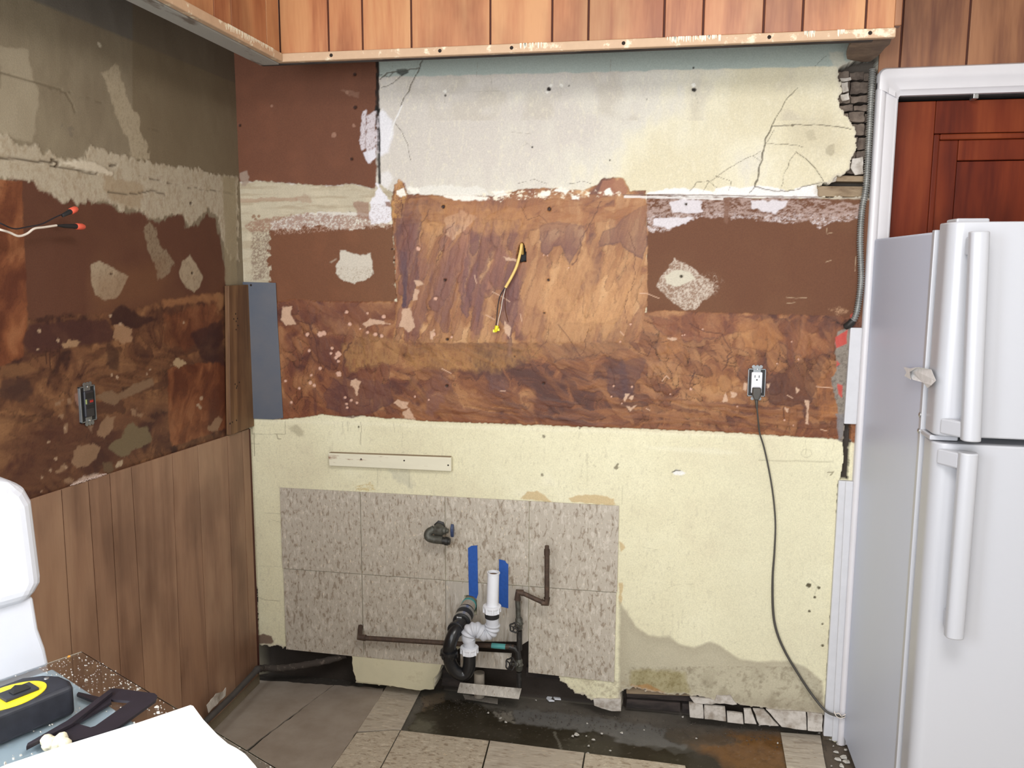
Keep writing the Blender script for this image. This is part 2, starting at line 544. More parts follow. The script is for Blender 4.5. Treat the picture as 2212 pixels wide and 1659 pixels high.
class Paint:
    """Colour and relief of a wall or floor, held at mesh vertices that lie where they are in the room."""

    def __init__(s, U, V, N1, N2, base):
        s.U, s.V = U.astype(np.float32), V.astype(np.float32)
        s.a, s.b = N1.astype(np.float32), N2.astype(np.float32)      # surface coordinates in ~1.5 mm units
        n = len(U)
        s.C = np.tile(L3(base), (n, 1)).astype(np.float32)
        s.Hh = np.zeros(n, np.float32)
        s.G = np.zeros(n, np.float32)                                 # gloss
        s.jn = {}

    def noise(s, sc, seed, ax=1.0, oct=3, gain=0.5):
        k = (sc, seed, ax, oct, gain)
        if k not in s.jn:
            s.jn[k] = fbm(s.a / (sc * ax), s.b / sc, oct, seed, gain)
        return s.jn[k]

    def sd(s, pts, pad=30):
        """signed distance (negative inside) near the polygon"""
        p = np.array(pts, np.float32)
        d = np.full(len(s.U), 1e3, np.float32)
        sel = np.where((s.U > p[:, 0].min() - pad) & (s.U < p[:, 0].max() + pad) & (s.V > p[:, 1].min() - pad) & (s.V < p[:, 1].max() + pad))[0]
        if not len(sel): return d
        u, v = s.U[sel], s.V[sel]
        best = np.full(len(sel), 1e9, np.float32); ins = np.zeros(len(sel), bool)
        n = len(p)
        for i in range(n):
            x0, y0 = p[i]; x1, y1 = p[(i + 1) % n]
            ex, ey = x1 - x0, y1 - y0
            t = np.clip(((u - x0) * ex + (v - y0) * ey) / (ex * ex + ey * ey + 1e-9), 0, 1)
            dd = (u - x0 - t * ex) ** 2 + (v - y0 - t * ey) ** 2
            best = np.minimum(best, dd)
            c = ((y0 > v) != (y1 > v))
            if ey != 0:
                ins ^= c & (u < ex * (v - y0) / ey + x0)
        r = np.sqrt(best); r[ins] *= -1
        d[sel] = r
        return d

    def poly(s, pts, jag=4, soft=1.2, sc=9, seed=0, ax=1.0):
        d = s.sd(pts, 30 + jag * 2 + soft)
        if jag:
            d = d + jag * 2 * (s.noise(sc, 100 + seed % 5, ax) - 0.5) * (d < 900)
        return np.clip(0.5 - d / (2 * soft), 0, 1)

    def line(s, pts, w=1.5, jag=2, seed=0):
        p = np.array(pts, np.float32)
        m = np.zeros(len(s.U), np.float32)
        sel = np.where((s.U > p[:, 0].min() - 12) & (s.U < p[:, 0].max() + 12) & (s.V > p[:, 1].min() - 12) & (s.V < p[:, 1].max() + 12))[0]
        if not len(sel): return m
        j1 = (s.noise(14, 61 + seed % 3)[sel] - 0.5) * 2 * jag
        u, v = s.U[sel] + j1, s.V[sel] + j1
        best = np.full(len(sel), 1e9, np.float32)
        for i in range(len(p) - 1):
            x0, y0 = p[i]; ex, ey = p[i + 1] - p[i]
            t = np.clip(((u - x0) * ex + (v - y0) * ey) / (ex * ex + ey * ey + 1e-9), 0, 1)
            best = np.minimum(best, (u - x0 - t * ex) ** 2 + (v - y0 - t * ey) ** 2)
        m[sel] = np.clip(w / 2 + 0.6 - np.sqrt(best), 0, 1)
        return m

    def put(s, m, col, a=1.0, h=None, g=None):
        w = np.clip(m * a, 0, 1)
        c = L3(col) if not isinstance(col, np.ndarray) else col
        s.C += (c - s.C) * w[:, None]
        if h is not None: s.Hh += (h - s.Hh) * m
        if g is not None: s.G += (g - s.G) * m

    def mul(s, f):
        s.C *= (f[:, None] if f.ndim == 1 else f)

    def scumble(s, m, col, t=0.5, k=8, a=1.0, sc=3.0, seed=5, ax=1.0):
        n = s.noise(sc, seed, ax, 4, 0.8) * 0.75 + s.noise(sc * 0.4, seed + 1, ax, 2, 0.7) * 0.25
        s.put(m * np.clip((n - t) * k * 0.85 + 0.1, 0, 1), col, a)

    def spots(s, lst, col, jag=0.3, h=None, rx=1.0):
        for (x, y, r) in lst:
            sel = np.where((abs(s.U - x) < r * 2.2) & (abs(s.V - y) < r * 2.2))[0]
            if not len(sel): continue
            d = np.sqrt(((s.U[sel] - x) / rx) ** 2 + (s.V[sel] - y) ** 2) / r + (s.noise(5, 77)[sel] - 0.5) * 2 * jag
            m = np.clip((1.0 - d) * r / 1.2 + 0.5, 0, 1)
            s.C[sel] += (L3(col) - s.C[sel]) * m[:, None]
            if h is not None: s.Hh[sel] += (h - s.Hh[sel]) * m


def ramp_np(f, stops):
    xs = [p for p, _ in stops]
    cs = np.array([L3(c) for _, c in stops])
    return np.stack([np.interp(f, xs, cs[:, i]) for i in range(3)], 1).astype(np.float32)


def stain(P, ang, seed, stops, lng=150, wid=26, warp=1.0, lines=0.45, levels=(0.36, 0.44, 0.5, 0.57, 0.66)):
    """wiped glue / varnish: streaks along ang with lobed lighter and darker sheets whose edges dried dark"""
    ca, sa = math.cos(math.radians(ang)), math.sin(math.radians(ang))
    w1 = fbm(P.a / 70, P.b / 70, 3, seed + 1) - 0.5
    w2 = fbm(P.a / 55 + 9, P.b / 55, 3, seed + 4) - 0.5
    x = P.a + w1 * 90 * warp; y = P.b + w2 * 90 * warp
    al = x * ca + y * sa; ac = -x * sa + y * ca
    f = fbm(al / lng, ac / wid, 4, seed + 7)
    lob = fbm(x / 38, y / 46, 3, seed + 13)
    big = fbm(P.a / 160, P.b / 160, 2, seed + 21)
    q = 0.42 * f + 0.40 * lob + 0.18 * big
    q = (q - q.mean()) / (q.std() * 6.6) + 0.5
    q = q + (fbm(x / 9, y / 11, 3, seed + 50) - 0.5) * 0.10
    # sheets: a soft staircase
    st = q.copy()
    dark = np.zeros_like(q)
    for i, l in enumerate(levels):
        t = q - l
        st = st + 0.035 * np.tanh(t / 0.006)
        wgt = np.clip((fbm(P.a / 60, P.b / 60, 2, seed + 30 + i) - 0.38) * 5, 0, 1)
        dark = np.maximum(dark, np.exp(-np.clip(-t, 0, 1) / 0.010) * (t < 0.002) * wgt)
    fine = fbm(al / 60, ac / 2.4, 3, seed + 40)
    c = ramp_np(st + (fine - 0.5) * 0.20, stops)
    c *= (1 - lines * dark)[:, None]
    P.q = st
    return c


def strokes(P, mask, box, n, angs, Ls, Ws, pal, q0, seed, alpha=(0.35, 0.8), spread=0.22, edge=0.5):
    """wiped finger-shaped sheets of varnish: faded where they start, dried to a crisp dark rim where they end"""
    rd = np.random.RandomState(seed)
    x0, y0, x1, y1 = box
    for k in range(n):
        cx, cy = rd.uniform(x0, x1), rd.uniform(y0, y1)
        th = math.radians(rd.uniform(*angs)); L = rd.uniform(*Ls); W = rd.uniform(*Ws)
        al_, lv, eg = rd.uniform(*alpha), rd.uniform(-spread, spread), edge * rd.uniform(0.3, 1)
        R = max(L, W) * 1.25
        sel = np.where((abs(P.U - cx) < R) & (abs(P.V - cy) < R) & (mask > 0.02))[0]
        if len(sel) < 12: continue
        u, v = P.U[sel] - cx, P.V[sel] - cy
        nz = P.noise(24, 131)[sel] - 0.5; nf = P.noise(7, 132)[sel] - 0.5
        a = (u * math.cos(th) + v * math.sin(th)) / L + nz * 0.5
        b = (-u * math.sin(th) + v * math.cos(th)) + nz * W * 0.9 + nf * 3
        wp = W * (0.62 + 0.30 * a) * np.sqrt(np.clip(1.02 - a * a, 0, 1)) + nf * 2.5
        d = wp - abs(b)
        endd = (1 - a) * L * 0.5
        m = np.clip(np.minimum(d / (1.0 + 5 * np.clip(0.3 - a, 0, 1)), endd) * 0.8, 0, 1) * np.clip(0.5 + 0.6 * a + 0.35, 0, 1)
        rim = np.exp(-np.clip(np.minimum(d, endd + 0.5), 0, 40) / 1.5) * (d > 0) * (endd > 0) * np.clip(a + 0.35, 0, 1)
        st = P.jn['st%d' % seed] if ('st%d' % seed) in P.jn else None
        if st is None:
            mm = math.radians(sum(angs) / 2)
            st = fbm((P.a * math.cos(mm) - P.b * math.sin(mm)) / 60, (P.a * math.sin(mm) + P.b * math.cos(mm)) / 2.6, 3, seed + 3)
            P.jn['st%d' % seed] = st
        q = np.clip(q0[sel].mean() + lv + (st[sel] - 0.5) * 0.35 + nz * 0.15, 0, 1)
        col = ramp_np(q, pal)
        w = (m * mask[sel] * al_)[:, None]
        P.C[sel] += (col - P.C[sel]) * w
        P.C[sel] *= (1 - np.minimum(eg * 1.25, 0.9) * rim * mask[sel])[:, None]
        P.Hh[sel] += 0.0004 * m * mask[sel]


def grid_mesh(name, A, B, place, P_C, P_H, P_G, mat, parent=None, kind='structure'):
    na, nb = len(A), len(B)
    co = place(P_H).astype(np.float32)
    idx = np.arange(na * nb, dtype=np.int32).reshape(nb, na)
    q = np.stack([idx[:-1, :-1], idx[:-1, 1:], idx[1:, 1:], idx[1:, :-1]], -1).reshape(-1, 4)
    me = bpy.data.meshes.new(name)
    me.vertices.add(len(co)); me.vertices.foreach_set('co', co.ravel())
    me.loops.add(q.size); me.loops.foreach_set('vertex_index', q.ravel().astype(np.int32))
    me.polygons.add(len(q))
    me.polygons.foreach_set('loop_start', np.arange(0, q.size, 4, dtype=np.int32))
    me.update(calc_edges=True)
    me.polygons.foreach_set('use_smooth', np.ones(len(q), bool))
    at = me.color_attributes.new('Col', 'FLOAT_COLOR', 'POINT')
    rgba = np.concatenate([np.clip(P_C, 0.002, 1), P_G[:, None]], 1).astype(np.float32)
    at.data.foreach_set('color', rgba.ravel())
    me.materials.append(MT[mat])
    o = bpy.data.objects.new(name, me)
    COL.objects.link(o)
    tag(o, kind=kind)
    adopt(o, parent)
    return o


# ================================================================== STRUCTURE
def back_wall():
    X = np.concatenate([[-1.6], np.arange(-1.455, 0.60, 0.00285)])
    Z = np.concatenate([[-0.06, 0.0], np.arange(0.012, 2.262, 0.00285), [2.4, 2.6]])
    GX, GZ = np.meshgrid(X, Z)
    GX, GZ = GX.ravel(), GZ.ravel()
    U, V = proj(GX, np.full_like(GX, D), GZ)
    P = Paint(U, V, GX * 650 + 2000, GZ * 650 + 300, (214, 206, 188))
    # ---- upper plaster: greyer on the left, creamier on the right
    f = P.noise(150, 1, 1.2) * 0.8 + P.noise(30, 2, 0.5) * 0.25
    t = np.clip((U - 900) / 900 + (V - 250) / 500 + (f - 0.55) * 1.6, 0, 1)
    P.put(np.ones_like(U), ramp_np(t, [(0, (212, 204, 194)), (0.35, (222, 216, 202)), (0.65, (230, 222, 196)), (1, (222, 212, 182))]))
    P.put(np.clip((P.noise(60, 9) - 0.55) * 6, 0, 1) * (V < 260), (196, 186, 170), 0.5)
    P.put(np.clip((P.noise(9, 12, 0.4) - 0.62) * 8, 0, 1), (236, 228, 204), 0.35)
    yb = 167 + (U - 850) * -0.024
    blue = np.clip((yb - V + (P.noise(20, 3) - .5) * 6) / 2.5, 0, 1)
    P.put(blue, (176, 188, 180), 0.92)
    P.put(blue * np.clip((P.noise(26, 14) - 0.5) * 6, 0, 1), (178, 188, 180), 0.5)
    P.put(P.poly([(1790, 112), (1822, 112), (1826, 140), (1812, 150), (1798, 140)], 3), (206, 204, 186), 0.8)
    # white filler along the foot of the upper plaster
    P.put(P.poly([(1395, 415), (1470, 405), (1540, 412), (1570, 402), (1600, 405), (1640, 400), (1700, 412), (1762, 398), (1775, 428), (1395, 432)], 4), (240, 236, 232))
    P.put(P.poly([(880, 405), (960, 400), (1040, 405), (1060, 420), (890, 424)], 6), (232, 228, 218), 0.8)
    P.put(P.poly([(812, 250), (826, 235), (848, 262), (850, 290), (838, 330), (815, 340)], 2, 3), (236, 234, 238), 0.9)
    P.put(P.poly([(822, 375), (838, 368), (850, 385), (835, 410), (822, 400)], 2, 3), (232, 228, 226), 0.8)
    # small dents and stains in the upper plaster
    P.spots([(1186, 192, 4.5), (1499, 193, 4.5), (1712, 271, 2.6), (1498, 146, 2.2), (1229, 185, 1.6), (962, 206, 2), (1150, 318, 1.8), (1397, 214, 1.3), (1317, 346, 1.6)], (44, 38, 34), 0.4, -0.004)
    P.spots([(1190, 185, 4), (1182, 199, 3), (1213, 185, 4), (960, 197, 4), (1499, 184, 5)], (240, 236, 226), 0.5)
    P.put(P.poly([(1740, 285), (1755, 280), (1762, 300), (1745, 305)], 5), (160, 150, 128), 0.45)
    P.put(P.poly([(1780, 320), (1800, 312), (1803, 330), (1795, 340), (1785, 332)], 5), (150, 140, 118), 0.6)
    P.put(P.poly([(1705, 245), (1800, 245), (1830, 320), (1800, 350), (1705, 310)], 12, 18), (196, 184, 156), 0.4)
    for l in [[(962, 206), (961, 222)], [(1212, 190), (1212, 206)], [(1130, 303), (1150, 318)], [(1128, 316), (1140, 310)], [(1033, 130), (1028, 176)], [(1060, 160), (1062, 182)],
              [(1319, 128), (1319, 156)], [(1105, 285), (1150, 290)], [(848, 135), (848, 146)], [(1502, 200), (1508, 225)], [(963, 201), (1080, 197)]]:
        P.put(P.line(l, 0.8, 1), (150, 142, 128), 0.55)
    # cracks
    cr = [([(912, 130), (903, 152), (884, 190), (865, 228)], 2.0), ([(852, 264), (868, 285), (880, 312), (886, 345)], 0.9),
          ([(822, 172), (836, 158), (862, 156), (888, 150), (905, 146)], 2.2), ([(824, 188), (838, 184), (858, 172), (870, 160)], 1.2), ([(818, 160), (840, 166), (850, 158)], 1.2),
          ([(1722, 190), (1700, 212), (1686, 238), (1668, 274)], 1.6), ([(1668, 274), (1655, 300), (1648, 330), (1644, 352), (1637, 385), (1630, 402)], 3.0),
          ([(1668, 273), (1690, 272), (1712, 270), (1760, 269), (1800, 272), (1838, 278)], 1.6), ([(1672, 282), (1663, 300), (1650, 315)], 1.1),
          ([(1646, 326), (1600, 348), (1560, 372), (1530, 396), (1518, 412)], 0.9), ([(1625, 336), (1642, 346)], 0.8),
          ([(1630, 402), (1650, 408), (1685, 414), (1720, 409), (1750, 399), (1776, 394)], 1.8), ([(1630, 402), (1618, 416)], 1.6),
          ([(1718, 327), (1740, 342), (1760, 362), (1776, 385), (1780, 395)], 1.2), ([(1718, 328), (1704, 352), (1694, 375), (1688, 412)], 0.8), ([(1655, 310), (1700, 312), (1740, 318)], 0.7),
          ([(1490, 412), (1505, 394), (1530, 391), (1548, 405)], 0.8), ([(1545, 379), (1580, 392), (1576, 412)], 0.8), ([(840, 412), (850, 418), (880, 418)], 1.6),
          ([(1120, 397), (1150, 387), (1180, 396)], 0.6), ([(1230, 398), (1256, 391), (1280, 398)], 0.6), ([(1785, 120), (1764, 140), (1760, 142)], 0.7)]
    for l, w in cr:
        m = P.line(l, w, 2.5)
        P.put(m, (92, 82, 68), 0.85); P.Hh -= 0.003 * m * min(1, w)
        P.Hh += 0.0012 * P.line([(x - 3, y) for x, y in l], w + 3, 2.5) * (w > 1.5)
    P.put(P.poly([(858, 150), (880, 148), (884, 156), (868, 162), (858, 158)], 3), (82, 84, 78), 0.9, -0.006)
    P.put(P.line([(868, 228), (852, 262), (842, 300)], 3, 2), (240, 238, 236), 0.8)

    # ---- painted board: plain brown left, beige band, brown fields
    def field(pts, col, jag=3, seed=0, **k):
        m = P.poly(pts, jag, seed=seed, **k)
        P.put(m, col)
        P.put(m * np.clip((P.noise(40, 40 + seed) - 0.5) * 3, 0, 1), tuple(c * 1.09 for c in col), 0.6)
        return m
    brown = (112, 70, 50)
    zedge = [(500, 395), (560, 392), (640, 398), (700, 402), (745, 400), (760, 396), (790, 405), (812, 410)]
    m = field([(480, 60), (816, 60), (817, 230), (812, 410)] + zedge[::-1], (112, 70, 50), 3)
    P.Hh += 0.004 * m
    P.put(P.line([(815, 60), (815, 232), (817, 300), (818, 395)], 5, 1.5), (40, 32, 28), 0.95)
    P.Hh -= 0.008 * P.line([(816, 60), (816, 232), (818, 300), (819, 395)], 5, 1.5)
    P.put(P.poly([(812, 228), (822, 236), (816, 246), (810, 240)], 1), (24, 20, 18))
    for x in (768, 767, 760, 758):
        pass
    P.spots([(767, 161, 4), (768, 232, 4), (760, 344, 3.4), (757, 456, 2.6), (519, 271, 3)], (58, 34, 26), 0.25, 0.001)
    P.spots([(588, 230, 3), (722, 292, 5), (750, 200, 4), (765, 272, 4)], (152, 112, 92), 0.5)
    P.put(P.poly([(738, 196), (752, 194), (776, 200), (775, 212), (756, 208)], 4), (150, 112, 92), 0.5)
    # white skim strokes over the joint
    for q in [[(783, 245), (792, 235), (790, 322), (782, 325), (778, 300)], [(793, 250), (812, 240), (812, 340), (800, 355), (791, 320)], [(812, 290), (816, 250), (815, 330)]]:
        mm = P.poly(q, 3, 1.5, 6)
        P.put(mm, (226, 218, 222), 0.85); P.scumble(mm, brown, 0.55, 6, 0.7, 4, 6, 0.4)
    P.put(P.poly([(786, 330), (812, 320), (814, 340), (797, 352), (790, 345)], 3), (228, 224, 230), 0.9)
    # beige band
    band = field(zedge + [(816, 395), (850, 420), (850, 470), (820, 462), (740, 458), (660, 460), (590, 476), (585, 480), (583, 620), (500, 620)], (192, 180, 156), 4, 1)
    st = P.noise(7, 50, 9)
    P.put(band * np.clip((st - 0.52) * 5, 0, 1), (172, 156, 130), 0.7)
    P.put(P.line([(520, 433), (560, 432), (600, 430), (640, 432)], 8, 3), (168, 136, 112), 0.6)
    P.put(P.poly([(630, 425), (668, 420), (670, 436), (640, 436)], 5), (160, 122, 100), 0.4)
    P.put(P.poly([(762, 436), (796, 436), (800, 475), (775, 470)], 3), (150, 112, 94), 0.7)
    P.put(P.poly([(518, 375), (536, 368), (540, 395), (522, 405)], 3), (160, 140, 124), 0.8)
    # scumbled brown over the beige
    sc1 = P.poly([(528, 486), (545, 480), (590, 470), (660, 462), (760, 464), (840, 475), (848, 494), (590, 500), (540, 500)], 6)
    P.scumble(sc1, (148, 106, 86), 0.38, 7, 0.75, 4, 7)
    sc2 = P.poly([(543, 500), (586, 498), (581, 600), (543, 605)], 4, 3)
    P.scumble(sc2, (128, 104, 88), 0.42, 6, 0.8, 3.4, 8)
    P.spots([(548, 467, 4), (559, 467, 3), (552, 473, 3)], (150, 120, 96), 0.6)
    white = P.poly([(798, 438), (812, 420), (814, 395), (820, 400), (830, 418), (842, 438), (846, 480), (800, 486)], 5)
    P.put(white, (232, 228, 232)); P.scumble(white * (V > 440), (184, 168, 166), 0.5, 6, 0.7)
    P.put(P.poly([(831, 436), (842, 437), (844, 446), (833, 446)], 3), (140, 104, 88), 0.9)
    mf = field([(581, 502), (600, 496), (640, 494), (660, 490), (700, 488), (730, 494), (770, 496), (800, 490), (850, 488), (855, 660), (590, 660), (581, 600)], (116, 74, 50), 8, 2)
    P.put(mf * np.clip((U - 700) / 200, 0, 1), (122, 86, 60), 0.6)
    P.scumble(P.poly([(592, 494), (850, 482), (850, 492), (592, 508)], 5), (190, 160, 142), 0.5, 8, 0.7)
    bl = P.poly([(734, 540), (742, 540), (778, 552), (800, 547), (804, 562), (806, 592), (790, 605), (765, 612), (738, 604), (726, 590), (726, 575), (734, 560)], 3, 1.2, 5)
    P.put(bl, (206, 196, 180)); P.scumble(bl * (V > 575), (168, 150, 130), 0.5, 7, 0.6)
    P.put(P.poly([(712, 566), (726, 558), (728, 560), (716, 568)], 1), (180, 160, 140), 0.7)
    # right brown field
    rf = P.poly([(1396, 420), (1470, 424), (1640, 428), (1910, 430), (1910, 706), (1620, 690), (1396, 684)], 2)
    P.put(rf, (108, 69, 47)); P.Hh += 0.004 * rf
    P.put(rf * np.clip((P.noise(90, 55) - .45) * 4, 0, 1), (114, 76, 52), 0.7)
    top = P.poly([(1396, 430), (1660, 428), (1860, 440), (1860, 472), (1800, 480), (1770, 492), (1740, 474), (1700, 484), (1660, 480), (1620, 474), (1570, 472), (1520, 470), (1480, 476), (1440, 500), (1410, 500), (1396, 492)], 7)
    P.scumble(top, (176, 152, 142), 0.40, 6, 0.9, 5, 9, 2)
    P.scumble(top * np.clip((V - 455) / 20, 0, 1), (214, 204, 204), 0.50, 7, 0.9, 4, 10, 1.4)
    for q in [[(1445, 440), (1470, 430), (1515, 432), (1516, 458), (1480, 462), (1452, 460)], [(1620, 432), (1700, 436), (1700, 446), (1672, 462), (1650, 456), (1622, 450)],
              [(1408, 474), (1500, 468), (1480, 484), (1440, 494), (1415, 486)]]:
        P.put(P.poly(q, 5), (222, 216, 220), 0.9)
    P.put(P.poly([(1565, 428), (1578, 428), (1572, 486), (1562, 480)], 3), (128, 92, 74), 0.8)
    dm = P.poly([(1457, 558), (1484, 570), (1512, 592), (1540, 612), (1542, 634), (1520, 650), (1500, 668), (1478, 668), (1455, 654), (1440, 642), (1418, 618), (1424, 600), (1444, 580)], 4)
    P.put(dm, (168, 142, 122), 0.55); P.scumble(dm, (206, 192, 176), 0.42, 6, 0.85, 4, 12)
    P.scumble(P.poly([(1512, 592), (1545, 590), (1562, 610), (1545, 636), (1530, 630)], 4, 4), (196, 176, 158), 0.52, 6, 0.8, 3.5, 13)
    P.put(P.poly([(1436, 596), (1462, 582), (1490, 588), (1502, 602), (1462, 620), (1440, 612)], 2), (208, 200, 180), 0.95)
    P.spots([(1472, 597, 3.2), (1482, 441, 3)], (70, 60, 48), 0.3, -0.003)
    P.scumble(P.poly([(1790, 668), (1815, 664), (1832, 672), (1810, 680)], 3, 3), (190, 150, 116), 0.4, 6, 0.7)
    for l in [[(1785, 493), (1786, 505), (1797, 503)], [(1783, 566), (1795, 562)], [(1698, 642), (1720, 644), (1742, 643)], [(1700, 655), (1718, 654)], [(1848, 555), (1846, 585)]]:
        P.put(P.line(l, 1.4, 1), (186, 160, 130), 0.7)

    # ---- stained sheets
    pal_hi = [(0.05, (110, 70, 58)), (0.25, (138, 90, 64)), (0.42, (158, 107, 69)), (0.55, (172, 122, 80)), (0.75, (186, 138, 94)), (1, (198, 154, 110))]
    pal_lo = [(0.05, (84, 50, 40)), (0.22, (108, 64, 44)), (0.40, (130, 80, 50)), (0.55, (146, 96, 60)), (0.75, (164, 114, 74)), (1, (178, 130, 86))]
    s_mid = stain(P, 74, 200, pal_hi, 170, 20, 1.0, 0.35)
    q_mid = P.q
    s_low = stain(P, 14, 300, pal_lo, 120, 26, 1.2, 0.5)
    q_low = P.q
    pal_red = [(0.05, (82, 46, 38)), (0.3, (108, 62, 44)), (0.55, (126, 76, 50)), (0.8, (148, 98, 64)), (1, (164, 116, 78))]
    s_redl = stain(P, 30, 400, pal_red, 90, 34, 1.2, 0.5)
    low = P.poly([(590, 655), (640, 645), (700, 652), (850, 652), (1390, 676), (1430, 670), (1500, 674), (1862, 684), (1862, 960), (1812, 948), (1640, 938), (1560, 932), (1060, 914), (940, 910), (850, 903), (820, 908), (780, 896), (740, 900), (700, 896), (668, 900), (612, 905), (590, 905)], 2.5, 1.2, 6)
    P.put(low, s_low); P.Hh = np.where(low > 0.5, 0.0035, P.Hh)
    wl = np.clip((900 - U + (P.noise(90, 66) - .5) * 260) / 60, 0, 1)
    P.put(low * wl, s_redl)
    strokes(P, low, (600, 660, 900, 900), 90, (20, 110), (18, 60), (9, 22), pal_red, q_low + .04, 611, spread=.3, edge=0.7)
    strokes(P, low, (860, 700, 1420, 930), 130, (-20, 60), (30, 100), (8, 24), pal_lo, q_low + .06, 612, spread=.32, edge=0.45)
    strokes(P, low, (1390, 680, 1830, 940), 190, (10, 100), (18, 60), (8, 22), pal_lo, q_low + .06, 613, spread=.36, edge=0.8)
    strokes(P, low, (900, 860, 1830, 930), 70, (-4, 14), (50, 130), (5, 12), pal_lo, q_low - 0.05, 614, edge=0.25)
    mid = P.poly([(846, 436), (852, 400), (862, 388), (874, 396), (880, 420), (980, 422), (1060, 424), (1120, 410), (1180, 406), (1260, 412), (1290, 398), (1300, 386), (1345, 384), (1362, 412), (1395, 412), (1398, 500), (1398, 660), (1390, 690), (1380, 740), (850, 740), (858, 650)], 3)
    mid = mid * np.clip((762 + (P.noise(40, 71) - .5) * 40 - V) / 18, 0, 1)
    P.put(mid, s_mid); P.Hh = np.where(mid > 0.5, 0.0038, P.Hh)
    pal_pu = [(0, (104, 66, 62)), (0.4, (134, 88, 74)), (0.7, (168, 116, 90)), (1, (190, 138, 108))]
    strokes(P, mid, (860, 430, 1400, 720), 150, (95, 118), (40, 110), (9, 24), pal_hi, q_mid, 621, spread=.28, edge=0.55)
    strokes(P, mid, (860, 440, 1130, 700), 60, (92, 112), (40, 90), (9, 22), pal_pu, q_mid - 0.1, 622, (0.4, 0.85), edge=0.5)
    strokes(P, mid, (880, 425, 1390, 480), 40, (150, 200), (40, 90), (8, 18), pal_hi, q_mid - 0.1, 623, edge=0.35)
    P.scumble(P.poly([(846, 436), (866, 388), (880, 420), (868, 470), (848, 470)], 4, 2), (196, 146, 86), 0.4, 6, 0.8, 5, 15, 0.4)
    # zones of tone inside the central sheet
    def tone(pts, col, a=0.7, jag=5, soft=1.5, sc=9, edge=None, ax=1.0, streak=0.5):
        m = P.poly(pts, jag, soft, sc, ax=ax)
        if streak:
            m2 = m * (1 - streak * np.clip((P.noise(10, 81, 0.35) - 0.45) * 4, 0, 1))
        else:
            m2 = m
        yy_ = [p_[1] for p_ in pts]
        gr_ = np.clip((V - min(yy_)) / (max(yy_) - min(yy_) + 1), 0, 1)
        P.put(m2 * (0.45 + 0.55 * gr_), col, a)
        if edge is not None:
            d = P.sd(pts, 12) + jag * 2 * (P.noise(sc, 100, ax) - 0.5)
            e = np.exp(-np.abs(d + 1.2) / 1.1) * (np.abs(d) < 8)
            P.put(e * (0.15 + 0.85 * gr_), edge, 0.7)
    pur, dk = (116, 78, 74), (74, 46, 44)
    tone([(960, 430), (1170, 424), (1400, 424), (1398, 470), (1300, 480), (1200, 478), (1140, 480), (1060, 470), (960, 470)], (158, 100, 62), 0.55, 10, 6)
    tone([(885, 440), (1060, 436), (1160, 470), (1130, 500), (1040, 505), (980, 480), (930, 500), (890, 470)], (206, 150, 92), 0.5, 10, 8)
    tone([(1165, 487), (1200, 478), (1263, 487), (1262, 510), (1252, 538), (1236, 562), (1230, 573), (1222, 556), (1212, 530), (1197, 532), (1180, 554), (1170, 543), (1166, 510)], pur, 0.85, 3, 1.2, 7, dk, streak=0.1)
    tone([(1302, 500), (1330, 490), (1345, 470), (1398, 440), (1398, 530), (1388, 560), (1366, 548), (1352, 540), (1340, 525), (1310, 530), (1290, 536)], (124, 84, 72), 0.8, 3, 1.2, 7, dk, streak=0.2)
    tone([(856, 440), (902, 438), (912, 470), (905, 520), (905, 600), (895, 640), (878, 668), (870, 664), (872, 620), (860, 560), (856, 500)], (108, 72, 70), 0.85, 4, 1.2, 8, dk, streak=0.3)
    tone([(862, 540), (880, 545), (882, 600), (878, 660), (870, 666), (872, 600)], (82, 60, 70), 0.9, 2, 1, 8, streak=0)
    tone([(1100, 556), (1118, 566), (1122, 620), (1118, 680), (1106, 712), (1104, 772), (1098, 768), (1096, 712), (1080, 690), (1086, 640), (1090, 600)], (112, 76, 74), 0.85, 3, 1.2, 8, dk, streak=0.1)
    tone([(925, 570), (960, 556), (985, 600), (984, 650), (962, 700), (944, 700), (930, 640)], (128, 88, 76), 0.7, 5, 2, 9, streak=0.4)
    tone([(1012, 520), (1044, 500), (1036, 560), (1020, 640), (1010, 690), (996, 670), (1002, 590)], (116, 78, 78), 0.75, 5, 1.6, 9, dk, streak=0.3)
    tone([(1038, 600), (1052, 560), (1058, 600), (1040, 660), (1030, 700), (1026, 660)], (118, 80, 78), 0.7, 4, 1.6, 9, streak=0.3)
    tone([(960, 470), (1000, 455), (1030, 470), (1000, 500), (980, 520), (966, 505)], (214, 174, 140), 0.6, 5, 1.2)
    tone([(1180, 560), (1215, 548), (1300, 560), (1370, 560), (1380, 640), (1340, 720), (1250, 740), (1190, 730), (1170, 650)], (216, 164, 110), 0.5, 14, 10, streak=0.6)
    tone([(1130, 640), (1170, 600), (1170, 700), (1130, 745), (1118, 700)], (190, 140, 96), 0.5, 8, 6)
    tone([(1170, 740), (1200, 690), (1260, 700), (1340, 690), (1378, 700), (1360, 750), (1280, 770), (1200, 780)], (150, 108, 72), 0.55, 8, 4, 9, dk)
    for l, w in [([(1300, 436), (1275, 480), (1255, 520), (1246, 560), (1236, 572)], 2.2), ([(980, 478), (966, 500), (958, 540), (945, 570)], 1.6), ([(900, 520), (912, 480), (930, 450)], 1.6),
                 ([(1125, 445), (1140, 475), (1170, 468), (1180, 478)], 1.3), ([(1130, 772), (1150, 770), (1170, 745), (1180, 735)], 1.8), ([(1205, 700), (1228, 728), (1252, 768)], 1.6),
                 ([(1270, 700), (1262, 760), (1240, 770)], 1.2), ([(1358, 500), (1372, 540), (1370, 600), (1350, 660), (1356, 700)], 1.3), ([(870, 440), (868, 470), (880, 500), (885, 560)], 1.8)]:
